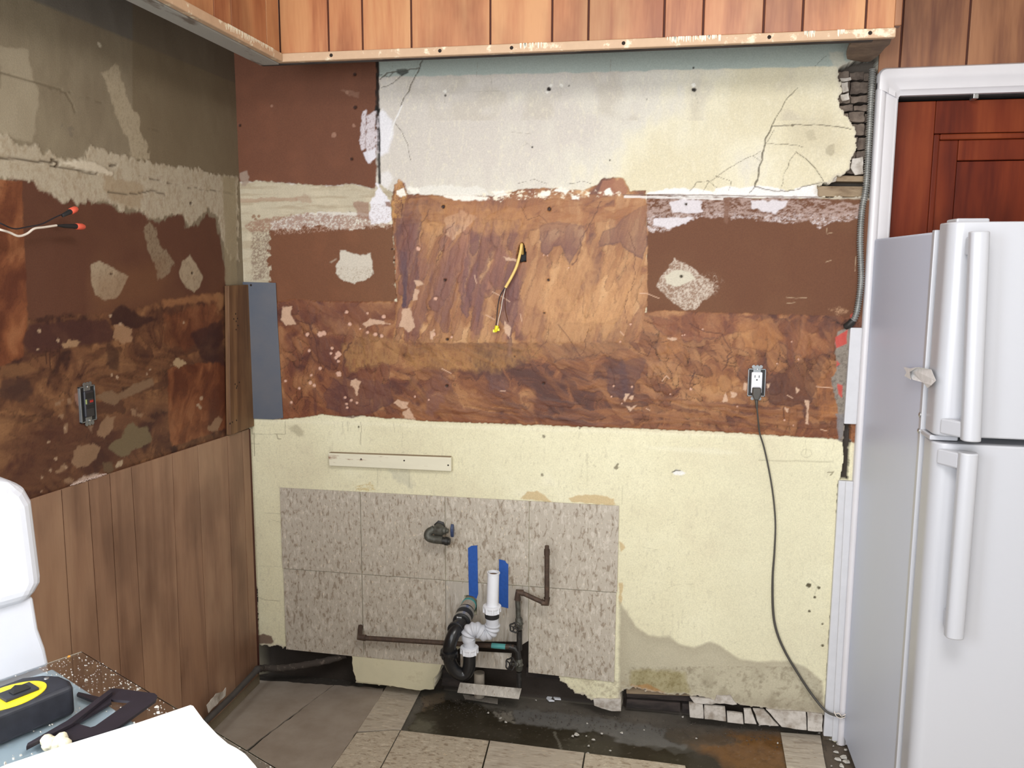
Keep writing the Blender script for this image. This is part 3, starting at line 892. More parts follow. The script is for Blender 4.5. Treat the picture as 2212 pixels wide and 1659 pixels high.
        P.put(P.line(l, w, 5), (92, 54, 40), 0.7)
    # flakes where the sheet tore the plaster edge
    P.put(P.poly([(1292, 414), (1302, 390), (1344, 386), (1355, 408), (1352, 420), (1300, 424)], 4), (158, 104, 78), 0.85)
    torn = P.poly([(1040, 416), (1090, 406), (1180, 412), (1210, 400), (1240, 408), (1290, 416), (1340, 412), (1348, 424), (1040, 432)], 7)
    P.scumble(torn, (244, 232, 208), 0.50, 9, 0.95, 8, 17, 1.6)
    for q in [[(858, 412), (872, 408), (878, 420), (868, 426), (858, 420)], [(882, 408), (905, 402), (904, 414), (886, 420)], [(1168, 416), (1188, 412), (1190, 422), (1170, 424)],
              [(1200, 412), (1212, 404), (1232, 410), (1225, 418)], [(1302, 412), (1318, 408), (1325, 420), (1306, 421)], [(1062, 414), (1090, 411), (1096, 420), (1070, 426)], [(1236, 423), (1252, 424), (1250, 431), (1236, 430)],
              [(940, 420), (1010, 421), (1055, 426), (1050, 434), (980, 432)]]:
        P.put(P.poly(q, 4), (246, 240, 228), 0.95)
    P.put(P.line([(1345, 421), (1500, 421), (1640, 424), (1862, 428)], 2.4, 1), (110, 84, 70), 0.8)
    P.put(P.line([(1350, 425), (1500, 428), (1560, 430)], 5, 1), (238, 234, 230), 0.8)
    # zones in the lower sheet
    tone([(600, 655), (640, 645), (760, 652), (760, 700), (740, 740), (730, 790), (705, 780), (690, 740), (680, 700), (620, 690)], (112, 66, 50), 0.7, 6, 2, 12, dk)
    tone([(700, 652), (860, 655), (860, 690), (780, 700), (700, 690)], (116, 68, 48), 0.7, 6, 3)
    tone([(740, 745), (790, 720), (870, 735), (860, 785), (800, 790), (758, 800), (742, 775)], (176, 132, 80), 0.65, 8, 4, 12, (98, 60, 40))
    tone([(870, 740), (1000, 728), (1160, 740), (1180, 760), (1080, 800), (960, 800), (880, 790)], (174, 128, 74), 0.6, 10, 8)
    tone([(700, 850), (720, 820), (770, 812), (840, 830), (850, 870), (800, 890), (772, 902), (742, 900), (710, 880)], (98, 62, 56), 0.85, 6, 2, 12, dk, streak=0.2)
    tone([(660, 720), (700, 720), (718, 760), (712, 800), (700, 790), (692, 780), (676, 760)], (100, 58, 46), 0.85, 4, 1.6, 9, dk, streak=0)
    tone([(676, 840), (684, 838), (685, 880), (684, 902), (680, 890)], (90, 52, 44), 0.9, 2, 1, streak=0)
    tone([(742, 780), (748, 800), (752, 850), (756, 890), (748, 880), (742, 840)], (90, 52, 48), 0.8, 2, 1.2, streak=0)
    tone([(922, 830), (940, 800), (965, 800), (975, 830), (955, 870), (935, 900), (922, 890)], (120, 80, 70), 0.75, 6, 3, streak=0.4)
    tone([(1052, 812), (1080, 806), (1100, 835), (1092, 846), (1060, 842)], (110, 78, 74), 0.7, 6, 4)
    tone([(1312, 800), (1335, 790), (1345, 780), (1395, 770), (1390, 800), (1370, 830), (1368, 850), (1350, 862), (1320, 856), (1312, 842)], (92, 60, 56), 0.88, 5, 2, 9, dk, streak=0.1)
    tone([(1340, 770), (1352, 790), (1358, 850), (1350, 860), (1338, 820)], (86, 58, 58), 0.8, 3, 1.5, streak=0)
    tone([(1400, 690), (1500, 676), (1620, 684), (1640, 710), (1560, 726), (1500, 740), (1440, 730)], (132, 76, 50), 0.7, 8, 4, 12, dk)
    tone([(1620, 700), (1790, 690), (1820, 706), (1800, 760), (1740, 780), (1690, 740), (1640, 730)], (134, 80, 50), 0.7, 8, 4, 12, dk)
    tone([(1650, 830), (1700, 790), (1760, 760), (1780, 780), (1760, 850), (1745, 880), (1738, 900), (1730, 870), (1700, 880), (1660, 870)], (88, 52, 38), 0.85, 6, 2, 12, dk, streak=0.2)
    tone([(1700, 720), (1712, 740), (1716, 780), (1706, 790), (1698, 760)], (110, 62, 42), 0.8, 3, 1.2, 9, dk, streak=0)
    tone([(1590, 700), (1650, 690), (1690, 730), (1660, 760), (1610, 750)], (176, 118, 66), 0.6, 6, 3, 12, (96, 54, 34))
    tone([(1430, 730), (1470, 720), (1478, 760), (1440, 772)], (178, 120, 70), 0.6, 5, 2, 12, (96, 54, 34))
    tone([(1500, 820), (1580, 800), (1600, 830), (1540, 850)], (176, 122, 70), 0.5, 8, 4)
    tone([(1760, 820), (1810, 790), (1808, 900), (1770, 905)], (172, 112, 64), 0.6, 6, 4)
    P.put(low * np.clip((V - (892 + (U - 900) * 0.04)) / 20, 0, 1), (140, 80, 50), 0.45)
    P.put(mid * np.clip((V - 735) / 14, 0, 1) * np.clip((760 - V) / 8, 0, 1), (140, 98, 62), 0.4)
    for l, w in [([(690, 780), (700, 800), (706, 790), (722, 800), (730, 792)], 2), ([(640, 690), (670, 700), (684, 740), (690, 790)], 2), ([(760, 740), (746, 760), (742, 800)], 2.4),
                 ([(1380, 760), (1400, 770), (1412, 740), (1440, 735)], 1.6), ([(1490, 700), (1520, 715), (1560, 722), (1580, 760), (1560, 800)], 1.8), ([(1630, 800), (1650, 780), (1662, 800)], 1.8),
                 ([(1320, 790), (1325, 815), (1328, 840)], 2.2), ([(1493, 815), (1500, 800), (1492, 832)], 2), ([(1694, 880), (1695, 905)], 2.4), ([(1740, 780), (1758, 770), (1770, 790)], 1.4),
                 ([(650, 800), (655, 780), (668, 788), (662, 806)], 1.3), ([(1455, 762), (1470, 780), (1462, 800)], 1.4), ([(1560, 780), (1590, 770), (1620, 778)], 1.3),
                 ([(620, 850), (640, 875), (650, 855), (670, 860)], 1.6)]:
        P.put(P.line(l, w, 5), (80, 44, 32), 0.75)
    # pale chips
    chips = [(716, 763, 3), (719, 1000, 0), (669, 757, 3), (731, 764, 6), (718, 752, 3), (726, 772, 4), (732, 780, 3), (692, 795, 3.5), (733, 808, 6), (672, 826, 4), (680, 832, 3.5), (648, 838, 3), (618, 822, 3),
             (674, 810, 2.5), (630, 868, 3), (747, 858, 3), (760, 864, 3), (750, 872, 3), (751, 880, 3), (757, 700, 4), (795, 676, 2.4), (830, 684, 4), (779, 710, 2.5), (795, 718, 3), (812, 722, 4), (825, 725, 4), (750, 674, 4),
             (693, 722, 6), (700, 720, 5), (665, 722, 4), (905, 538, 5), (942, 645, 4), (937, 722, 5), (976, 728, 3), (927, 863, 2), (897, 856, 2.4), (1365, 835, 3), (1326, 833, 2.2), (1343, 871, 1.8), (1492, 840, 2.6),
             (1321, 856, 2), (1448, 851, 1.6), (1518, 711, 2), (1474, 724, 2), (1479, 723, 2), (1183, 552, 1.6), (1175, 551, 2), (1229, 578, 2), (1362, 700, 2.2), (1340, 738, 2.5), (1710, 738, 1.6), (1678, 785, 2), (1724, 776, 2), (772, 870, 2.6),
             (1694, 907, 2.2), (1592, 877, 2), (1713, 918, 1.2)]
    P.spots(chips, (210, 168, 146), 0.45, 0.001)
    for q in [[(852, 870), (860, 862), (872, 868), (882, 880), (870, 884)], [(868, 866), (884, 868), (882, 876)], [(870, 890), (885, 882), (898, 906), (875, 905)], [(760, 822), (768, 818), (780, 824), (776, 838), (772, 858), (766, 838), (758, 832)],
              [(610, 664), (632, 662), (630, 680), (640, 700), (618, 704), (608, 690)], [(785, 700), (800, 688), (822, 692), (845, 700), (812, 700), (792, 706)], [(870, 668), (886, 664), (894, 690), (898, 706), (884, 718), (872, 706), (862, 706), (868, 690)],
              [(896, 606), (910, 606), (918, 614), (900, 618)], [(896, 624), (907, 626), (902, 648), (893, 650)], [(930, 716), (940, 712), (936, 734), (930, 732)], [(1346, 862), (1352, 850), (1360, 850), (1350, 866)], [(1358, 860), (1372, 850), (1364, 864)],
              [(1352, 876), (1362, 880), (1376, 874), (1362, 888)], [(1560, 866), (1568, 848), (1572, 866), (1564, 870)], [(1578, 846), (1592, 850), (1586, 860), (1580, 858)], [(1736, 862), (1748, 866), (1746, 890), (1746, 916), (1740, 914), (1742, 880)],
              [(1694, 880), (1704, 882), (1700, 890)], [(1442, 730), (1462, 730), (1462, 734), (1448, 735)], [(1090, 690), (1096, 700), (1104, 706), (1102, 730), (1090, 716)], [(1088, 554), (1116, 560), (1116, 564), (1094, 562)], [(1720, 838), (1726, 842), (1720, 850)],
              [(1608, 826), (1614, 830), (1612, 846), (1604, 842)], [(1655, 828), (1664, 828), (1658, 842)]]:
        P.put(P.poly(q, 2.5, 1, 5), (206, 170, 142), 0.92)
    for l in [[(1763, 835), (1780, 836), (1802, 838)], [(1700, 853), (1712, 860)], [(1772, 927), (1785, 930)], [(1430, 822), (1440, 812), (1446, 818)], [(1382, 633), (1400, 635), (1424, 644)], [(1064, 630), (1084, 640), (1102, 652)], [(1050, 680), (1068, 690)],
              [(955, 796), (975, 806)], [(1082, 844), (1092, 844)], [(1396, 882), (1404, 886)], [(1340, 716), (1348, 724)], [(1026, 595), (1030, 612)], [(1125, 678), (1128, 694)]]:
        P.put(P.line(l, 1.6, 1), (216, 178, 150), 0.8)
    # screws
    P.spots([(958, 447, 4), (1187, 452, 4.2), (962, 605, 3), (1185, 605, 3), (967, 733, 3.4), (1174, 828, 3), (966, 833, 3.4), (847, 538, 2), (852, 562, 2), (1176, 676, 2), (1112, 770, 1.5)], (56, 36, 30), 0.25, 0.001)
    # frayed right edge: red and grey layers
    ed = P.poly([(1806, 716), (1836, 706), (1836, 960), (1814, 954), (1812, 900), (1806, 870), (1800, 840), (1796, 815), (1806, 800), (1804, 760)], 4)
    P.put(ed, (140, 130, 118)); P.scumble(ed, (98, 88, 80), 0.5, 6, 0.8, 5, 19)
    for q in [[(1803, 728), (1830, 712), (1828, 742), (1806, 752)], [(1807, 778), (1814, 786), (1806, 792)], [(1808, 828), (1820, 832), (1818, 858), (1810, 850)], [(1836, 680), (1842, 676), (1838, 698)]]:
        P.put(P.poly(q, 1.5), (190, 78, 68))
    P.put(P.poly([(1806, 895), (1822, 892), (1822, 935), (1812, 950), (1806, 920)], 4), (128, 124, 124), 0.8)

    # ---- lower cream plaster
    line = [(500, 906), (560, 905), (608, 907), (640, 905), (668, 900), (700, 895), (730, 899), (760, 903), (800, 900), (850, 905), (900, 910), (1000, 914), (1060, 918), (1330, 928), (1460, 936), (1540, 938), (1640, 944), (1780, 948), (1812, 954), (1840, 958)]
    cream = P.poly(line + [(1860, 1700), (480, 1700)], 2.5, 1.0, 6)
    t = np.clip(P.noise(130, 90) * 0.9 + P.noise(26, 91) * 0.3 - 0.1, 0, 1)
    P.put(cream, ramp_np(t, [(0, (216, 206, 176)), (0.45, (228, 221, 188)), (0.8, (234, 228, 196)), (1, (238, 232, 206))]))
    P.Hh = np.where(cream > 0.5, 0, P.Hh)
    P.put(cream * np.clip(1 - np.abs(V - (908 + (U - 560) * 0.032)) / 6, 0, 1), (238, 232, 204), 0.5)
    P.put(cream * np.clip((P.noise(12, 92, 0.35) - 0.66) * 7, 0, 1), (206, 198, 170), 0.5)
    P.put(cream * np.clip((P.noise(4, 93) - 0.78) * 12, 0, 1), (160, 150, 124), 0.35)
    P.put(P.poly([(622, 920), (640, 918), (655, 932), (655, 945), (640, 942)], 5, 3), (176, 166, 138), 0.7)
    P.put(P.poly([(840, 1014), (880, 1016), (896, 1050), (890, 1060), (850, 1035)], 8, 6), (190, 186, 166), 0.5)
    P.put(P.poly([(1540, 1000), (1800, 1000), (1800, 1480), (1700, 1440), (1560, 1400)], 20, 30), (218, 212, 182), 0.4)
    for l, w, a in [([(545, 912), (545, 938), (616, 938), (616, 910)], 0.9, .6), ([(549, 936), (550, 985)], 1.4, .8), ([(536, 958), (560, 959)], 1, .7), ([(598, 939), (601, 948), (607, 949)], 1.6, .8),
                    ([(779, 912), (781, 930), (779, 940), (779, 960)], 1.6, .5), ([(739, 910), (741, 935)], 1.2, .4), ([(750, 912), (752, 930)], 1.2, .4), ([(850, 912), (853, 935)], 1.2, .35), ([(870, 935), (868, 965)], 1.0, .25),
                    ([(1740, 950), (1742, 990)], 0.9, .4), ([(1640, 994), (1800, 998)], 3.5, .25), ([(1345, 1050), (1343, 1090)], 2, .25), ([(1269, 980), (1268, 1050)], 3, .15), ([(572, 1108), (606, 1110)], 0.9, .35), ([(586, 1122), (606, 1128)], 0.9, .4),
                    ([(552, 1288), (575, 1296), (606, 1298)], 1.2, .5), ([(1390, 1182), (1420, 1188)], 0.8, .3), ([(1440, 1270), (1470, 1262), (1500, 1262)], 0.9, .25), ([(540, 1223), (606, 1224)], 3, .12), ([(885, 1016), (884, 1052)], 3, .2), ([(816, 1014), (815, 1050)], 3, .2),
                    ([(1750, 1250), (1765, 1266), (1758, 1290)], 1, .4), ([(1788, 1020), (1800, 1020), (1794, 1026)], 2.5, .8)]:
        P.put(P.line(l, w, 1), (128, 118, 92), a)
    P.put(P.poly([(1395, 964), (1530, 968), (1600, 978), (1560, 982), (1400, 970)], 3, 3), (240, 236, 212), 0.3)
    d = np.sqrt(((U - 1742) / 11) ** 2 + ((V - 979) / 9) ** 2)
    P.put(np.clip(1 - np.abs(d - 1) / 0.18, 0, 1), (190, 182, 154), 0.6)
    for (x, y, r) in [(1452, 1060, 3), (1445, 1228, 3.4)]:
        d = np.sqrt((U - x) ** 2 + (V - y) ** 2)
        P.put(np.clip(1 - np.abs(d - r) / 1.2, 0, 1), (180, 172, 146), 0.6)
    P.spots([(1332, 1010, 5), (1334, 1004, 3), (1174, 943, 3), (1252, 925, 2), (1171, 1026, 3)], (150, 142, 118), 0.7)
    P.spots([(775, 922, 1.8), (1747, 1264, 5), (1768, 1270, 3), (1760, 1290, 2.6), (1748, 1320, 3), (1777, 1394, 3), (1777, 1348, 2), (1812, 1072, 2)], (92, 84, 62), 0.6)
    P.put(P.poly([(1452, 1020), (1462, 1014), (1475, 1018), (1482, 1022), (1470, 1027), (1456, 1026)], 2), (238, 236, 230))
    P.put(P.line([(1453, 1020), (1460, 1016), (1470, 1017)], 2.5, 1), (92, 84, 66), 0.9)
    for q in [[(1126, 1077), (1140, 1062), (1160, 1060), (1180, 1072), (1190, 1084)], [(1228, 1076), (1250, 1068), (1300, 1070), (1325, 1078), (1332, 1092), (1234, 1084)], [(1338, 1170), (1352, 1182), (1342, 1190)], [(1337, 1258), (1346, 1258), (1342, 1300), (1337, 1310)]]:
        P.put(P.poly(q, 3), (206, 182, 138), 0.9, 0.0006)
    P.scumble(P.poly([(762, 1044), (778, 1048), (800, 1042), (812, 1058), (770, 1060)], 4), (206, 184, 130), 0.45, 8, 0.8, 6, 21)
    # damp grey tide mark
    tide = [(1338, 1300), (1352, 1318), (1372, 1352), (1400, 1372), (1425, 1376), (1445, 1374), (1470, 1392), (1500, 1400), (1535, 1386), (1560, 1398), (1600, 1424), (1640, 1430), (1700, 1428), (1740, 1442), (1775, 1470), (1790, 1700), (1338, 1700)]
    dd = P.sd(tide, 60) + 6 * (P.noise(16, 96) - .5)
    damp = np.clip(0.5 - dd / 6, 0, 1)
    P.put(damp, (184, 175, 152), 0.85)
    P.put(damp * np.clip(1 + dd / 26, 0, 1) * 1.0, (168, 158, 134), 0.45)
    P.put(damp * np.clip((P.noise(34, 99) - .5) * 5, 0, 1) * np.clip((V - 1430) / 60, 0, 1), (150, 140, 116), 0.6)
    P.scumble(damp * (V > 1440), (122, 110, 88), 0.52, 5, 0.6, 12, 22)
    P.put(damp * np.clip((V - 1490) / 40, 0, 1), (140, 128, 108), 0.5)
    gr = P.poly([(1362, 1448), (1400, 1446), (1480, 1452), (1490, 1500), (1362, 1500)], 4, 4)
    P.put(gr, (158, 146, 96), 0.6); P.scumble(gr, (116, 100, 56), 0.5, 5, 0.6, 8, 23)
    P.put(P.poly([(1362, 1480), (1400, 1476), (1440, 1500), (1370, 1496)], 4), (176, 122, 66), 0.6)
    P.scumble(P.poly([(1200, 1455), (1362, 1470), (1362, 1540), (1200, 1530)], 5), (168, 154, 128), 0.45, 5, 0.6, 9, 24)

    # ---- holes broken through to the cavity (real recesses)
    holes = [
        ([(540, 1392), (600, 1396), (614, 1400), (640, 1402), (762, 1410), (764, 1440), (768, 1476), (772, 1580), (540, 1580)], -0.10),
        ([(940, 1436), (1000, 1398), (1030, 1384), (1146, 1384), (1148, 1440), (1205, 1455), (1210, 1470), (1225, 1482), (1240, 1498), (1260, 1503), (1285, 1516), (1292, 1526), (1300, 1560), (925, 1530), (935, 1492), (942, 1470), (948, 1450)], -0.10),
        ([(1342, 1496), (1368, 1486), (1400, 1494), (1440, 1500), (1490, 1502), (1520, 1508), (1540, 1516), (1600, 1522), (1620, 1528), (1660, 1532), (1780, 1545), (1790, 1620), (1340, 1590)], -0.09),
        ([(1812, 148), (1830, 138), (1880, 120), (1900, 120), (1880, 428), (1862, 424), (1766, 424), (1766, 402), (1778, 396), (1796, 396), (1806, 384), (1818, 378), (1836, 366), (1842, 340), (1850, 320), (1850, 290), (1846, 272), (1838, 262), (1828, 248), (1818, 230), (1814, 214), (1820, 196), (1818, 178), (1812, 166)], -0.075),
        ([(1826, 905), (1838, 905), (1832, 1036), (1815, 1036), (1822, 1000), (1822, 950)], -0.02),
        ([(1812, 1040), (1850, 1040), (1850, 1600), (1778, 1600), (1790, 1400), (1802, 1230), (1809, 1080)], -0.01),
        ([(546, 1255), (553, 1262), (556, 1300), (556, 1370), (540, 1370)], -0.02),
        ([(758, 1474), (800, 1479), (860, 1484), (936, 1490), (944, 1560), (750, 1560)], -0.10),
        ([(1283, 1524), (1300, 1530), (1322, 1536), (1346, 1536), (1346, 1620), (1283, 1620)], -0.10),
        ([(1005, 1286), (1022, 1284), (1030, 1300), (1030, 1326), (1004, 1324)], -0.05),
        ([(778, 1351), (784, 1350), (786, 1358), (776, 1366)], -0.02),
        ([(1121, 530), (1127, 525), (1133, 530), (1137, 565), (1122, 568), (1116, 560)], -0.04),
    ]
    for i, (q, h) in enumerate(holes):
        j = 2 if i in (4, 5, 7, 8, 9, 10, 11) else 5
        m = P.poly(q, j, 0.7, 7, seed=i)
        rim = P.poly(q, j, 7, 7, seed=i) * (1 - m)
        if i in (0, 1, 2, 3):
            P.put(np.clip(rim * 2.2, 0, 1), (198, 188, 172), 0.8)
        P.put(m, {5: (96, 84, 70), 3: (92, 84, 76), 11: (12, 10, 10)}.get(i, (58, 50, 44)))  # recesses painted dark, the cable slot almost black in place of its shade
        P.Hh = np.where(m > 0.5, h, P.Hh)
    lump = P.poly([(556, 1372), (570, 1368), (588, 1374), (594, 1390), (556, 1392)], 3)
    P.put(lump, (126, 106, 90))
    # faint unevenness everywhere
    P.Hh += (P.noise(60, 97) - 0.5) * 0.003 + (P.noise(9, 98) - .5) * 0.0006
    P.G = np.clip(np.maximum(mid, low) * 0.9 * (1 - cream), 0, 1)
    for i, (q, h) in enumerate(holes):
        pass

    def place(Hh):
        return np.stack([GX, D - Hh, GZ], 1)
    return grid_mesh('wall_back', X, Z, place, P.C, P.Hh, P.G, 'wall_paint')


WB = back_wall()


def left_wall():
    Y = np.concatenate([[-2.4, -0.6, 0.6], np.arange(1.35, D + 0.002, 0.004)])
    Z = np.concatenate([[-0.05, 0.4, 0.85], np.arange(0.93, 2.36, 0.004), [2.6]])
    GY, GZ = np.meshgrid(Y, Z)
    GY, GZ = GY.ravel(), GZ.ravel()
    GY2 = np.maximum(GY, 0.75)
    U, V = proj(np.full_like(GY, XW), GY2, GZ)
    P = Paint(U, V, GY * 650 + 3000, GZ * 650 + 900, (168, 154, 130))
    t = np.clip(P.noise(120, 1) * 0.8 + P.noise(20, 2, 0.4) * 0.25 + (U < 130) * 0.1, 0, 1)
    P.put(np.ones_like(U), ramp_np(t, [(0, (126, 113, 92)), (0.5, (134, 121, 100)), (1, (152, 140, 116))]))
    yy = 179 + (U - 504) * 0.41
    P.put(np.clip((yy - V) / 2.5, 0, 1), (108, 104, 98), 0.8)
    P.put(P.poly([(0, 100), (60, 110), (85, 200), (80, 250), (70, 310), (0, 290)], 8, 2, 20), (178, 166, 142), 0.6)
    P.put(np.clip((U - 285) / 3, 0, 1) * (V < 380), (116, 100, 76), 0.6)  # plaster towards the corner painted darker, with the shade there put in
    for l, w in [([(0, 156), (40, 168), (90, 182), (130, 195), (145, 203)], 4), ([(145, 203), (155, 222), (162, 242)], 2), ([(150, 200), (220, 222)], 1.6), ([(320, 275), (370, 292)], 0.9)]:
        P.put(P.line(l, w, 3), (110, 98, 78), 0.7); P.Hh -= 0.002 * P.line(l, w, 3)
    P.spots([(134, 270, 3), (154, 278, 6), (154, 290, 5)], (128, 116, 98), 0.6)
    P.spots([(213, 94, 4), (216, 99, 3)], (196, 186, 164), 0.6)
    sm = P.poly([(220, 158), (238, 148), (248, 138), (260, 155), (266, 185), (280, 225), (290, 240), (300, 250), (305, 285), (318, 315), (322, 345), (285, 345), (275, 300), (250, 250), (240, 220), (232, 190)], 5)
    P.put(sm, (182, 168, 142), 0.8); P.scumble(sm, (150, 136, 112), 0.5, 6, 0.7, 6, 31, 0.4)
    # rough plaster strip
    rough = P.poly([(-20, 286), (18, 296), (30, 308), (60, 318), (76, 314), (90, 334), (105, 325), (120, 344), (150, 344), (180, 342), (196, 314), (216, 318), (240, 330), (270, 336), (300, 345), (345, 358), (400, 362), (430, 364), (450, 374), (480, 380), (512, 384), (514, 560), (500, 560),
                    (478, 520), (470, 470), (450, 452), (430, 470), (410, 486), (395, 470), (365, 462), (345, 474), (318, 470), (300, 454), (275, 448), (262, 458), (240, 438), (215, 430), (186, 440), (175, 446), (160, 432), (150, 436), (130, 440), (120, 432), (90, 415), (60, 396), (30, 390), (-20, 384)], 9, 1.5, 12, ax=0.5)
    P.put(rough, (186, 174, 152)); P.Hh += 0.002 * rough
    P.scumble(rough, (160, 142, 116), 0.50, 5, 0.7, 14, 32, 0.7)
    P.scumble(rough * (V > 380), (150, 126, 108), 0.55, 5, 0.6, 12, 33, 0.4)
    P.put(P.poly([(226, 376), (245, 385), (300, 395), (310, 410), (300, 445), (270, 450), (240, 430), (224, 410)], 6, 3), (160, 138, 108), 0.6)
    br = P.poly([(-20, 388), (30, 390), (75, 392), (88, 412), (104, 418), (118, 428), (138, 438), (150, 430), (168, 446), (182, 440), (186, 430), (200, 440), (226, 438), (240, 444), (262, 462), (300, 456), (318, 475), (345, 482), (368, 468), (392, 462), (402, 492), (428, 484), (446, 462), (466, 470),
                 (474, 520), (490, 600), (492, 1000), (-40, 1200), (-40, 388)], 7, 2, 14, ax=0.5)
    P.put(br, (98, 62, 46)); P.Hh = np.where(br > .5, 0.0, P.Hh)
    P.put(br * np.clip((P.noise(90, 34) - .5) * 4, 0, 1), (106, 70, 50), 0.7)
    P.put(P.poly([(120, 430), (170, 340), (185, 345), (192, 430), (170, 440)], 4), (206, 192, 172), 0.0)
    for l, w, a in [([(0, 342), (50, 345), (100, 350), (112, 352)], 4, .8), ([(108, 357), (150, 366), (208, 376)], 4, .7), ([(232, 416), (270, 420), (300, 418), (330, 412), (356, 420)], 3, .6), ([(300, 380), (390, 402), (512, 420)], 1.6, .6), ([(110, 344), (126, 352), (122, 358)], 5, .9), ([(236, 358), (250, 356)], 4, .8)]:
        m = P.line(l, w, 2)
        P.put(m, (88, 74, 58), a); P.Hh -= 0.005 * m
    P.put(P.poly([(128, 352), (160, 346), (200, 350), (240, 372), (240, 378), (180, 370)], 3), (212, 200, 178), 0.95, 0.006)
    P.put(P.poly([(480, 380), (508, 385), (512, 615), (486, 615), (484, 500)], 2, 1.5), (158, 144, 116), 0.85)
    sm2 = P.poly([(310, 490), (322, 480), (335, 492), (345, 530), (362, 545), (376, 568), (366, 590), (340, 606), (336, 580), (322, 545), (314, 510)], 5)
    P.put(sm2, (150, 132, 108), 0.85); P.scumble(sm2, (110, 86, 68), 0.5, 6, 0.8, 6, 35, 0.35)
    for q in [[(196, 572), (214, 564), (232, 572), (256, 586), (279, 596), (266, 622), (252, 644), (225, 648), (206, 636), (196, 612)], [(410, 550), (424, 570), (438, 598), (432, 620), (420, 631), (402, 620), (390, 604), (387, 590), (394, 566)]]:
        m = P.poly(q, 2); P.put(m, (176, 158, 132), 0.92); P.scumble(m, (140, 120, 98), 0.5, 6, 0.7, 7, 36)
    P.spots([(241, 592, 3), (412, 438, 3), (416, 590, 2.5)], (80, 64, 50), 0.3, -0.003)
    # stained part
    pal_l = [(0.05, (60, 36, 32)), (0.28, (84, 52, 40)), (0.5, (104, 68, 48)), (0.75, (128, 88, 60)), (1, (150, 108, 74))]
    so_ = None
    sl = stain(P, 20, 500, pal_l, 120, 34, 1.2, 0.45)
    so = stain(P, 60, 560, [(0.05, (92, 48, 32)), (0.4, (116, 66, 42)), (0.7, (136, 82, 52)), (1, (156, 102, 68))], 150, 26, 0.8, 0.25)
    low = P.poly([(-20, 688), (62, 686), (200, 676), (300, 664), (355, 650), (420, 640), (490, 634), (492, 1000), (-40, 1300)], 8, 2, 16)
    q_l = P.q
    P.put(low, sl)
    strokes(P, low, (0, 680, 488, 1060), 170, (-35, 60), (25, 80), (9, 26), pal_l, q_l, 631, spread=.32, edge=0.5)
    P.put(P.poly([(-20, 386), (48, 392), (52, 500), (60, 690), (50, 770), (-20, 800)], 3), so, 0.95)
    P.put(P.poly([(362, 800), (380, 790), (488, 780), (488, 925), (372, 965), (364, 930)], 3), so, 0.9)
    P.put(P.poly([(355, 680), (470, 650), (480, 700), (400, 760), (352, 740)], 8, 6), so, 0.6)
    def tone(pts, col, a=0.8, jag=6, soft=2.5, sc=14):
        P.put(P.poly(pts, jag, soft, sc), col, a)
    tone([(200, 600), (355, 560), (350, 648), (205, 680)], (128, 88, 58), 0.4, 6, 20)
    tone([(62, 700), (230, 690), (250, 720), (240, 740), (130, 752), (60, 765), (48, 740)], (74, 44, 40), 0.85)
    tone([(235, 680), (262, 656), (300, 680), (340, 690), (290, 712), (240, 702)], (58, 34, 32), 0.9)
    tone([(354, 650), (410, 640), (470, 636), (470, 650), (400, 656), (356, 664)], (158, 110, 74), 0.7)
    tone([(410, 720), (480, 690), (486, 790), (440, 780)], (62, 38, 36), 0.8)
    tone([(0, 820), (60, 815), (70, 850), (50, 870), (0, 860)], (76, 50, 42), 0.8)
    tone([(230, 740), (262, 760), (254, 800), (232, 800)], (74, 48, 38), 0.8)
    tone([(0, 790), (60, 785), (90, 800), (60, 812), (0, 815)], (136, 96, 64), 0.6)
    tone([(0, 960), (150, 890), (360, 880), (364, 960), (180, 1030), (60, 1080), (0, 1080)], (84, 48, 40), 0.5, 20, 20)
    for l in [[(100, 750), (100, 785)], [(108, 755), (107, 780), (110, 800)], [(129, 748), (128, 790)], [(80, 760), (115, 760), (130, 752)]]:
        P.put(P.line(l, 2, 2), (64, 36, 30), 0.85)
    pk = (150, 118, 92)
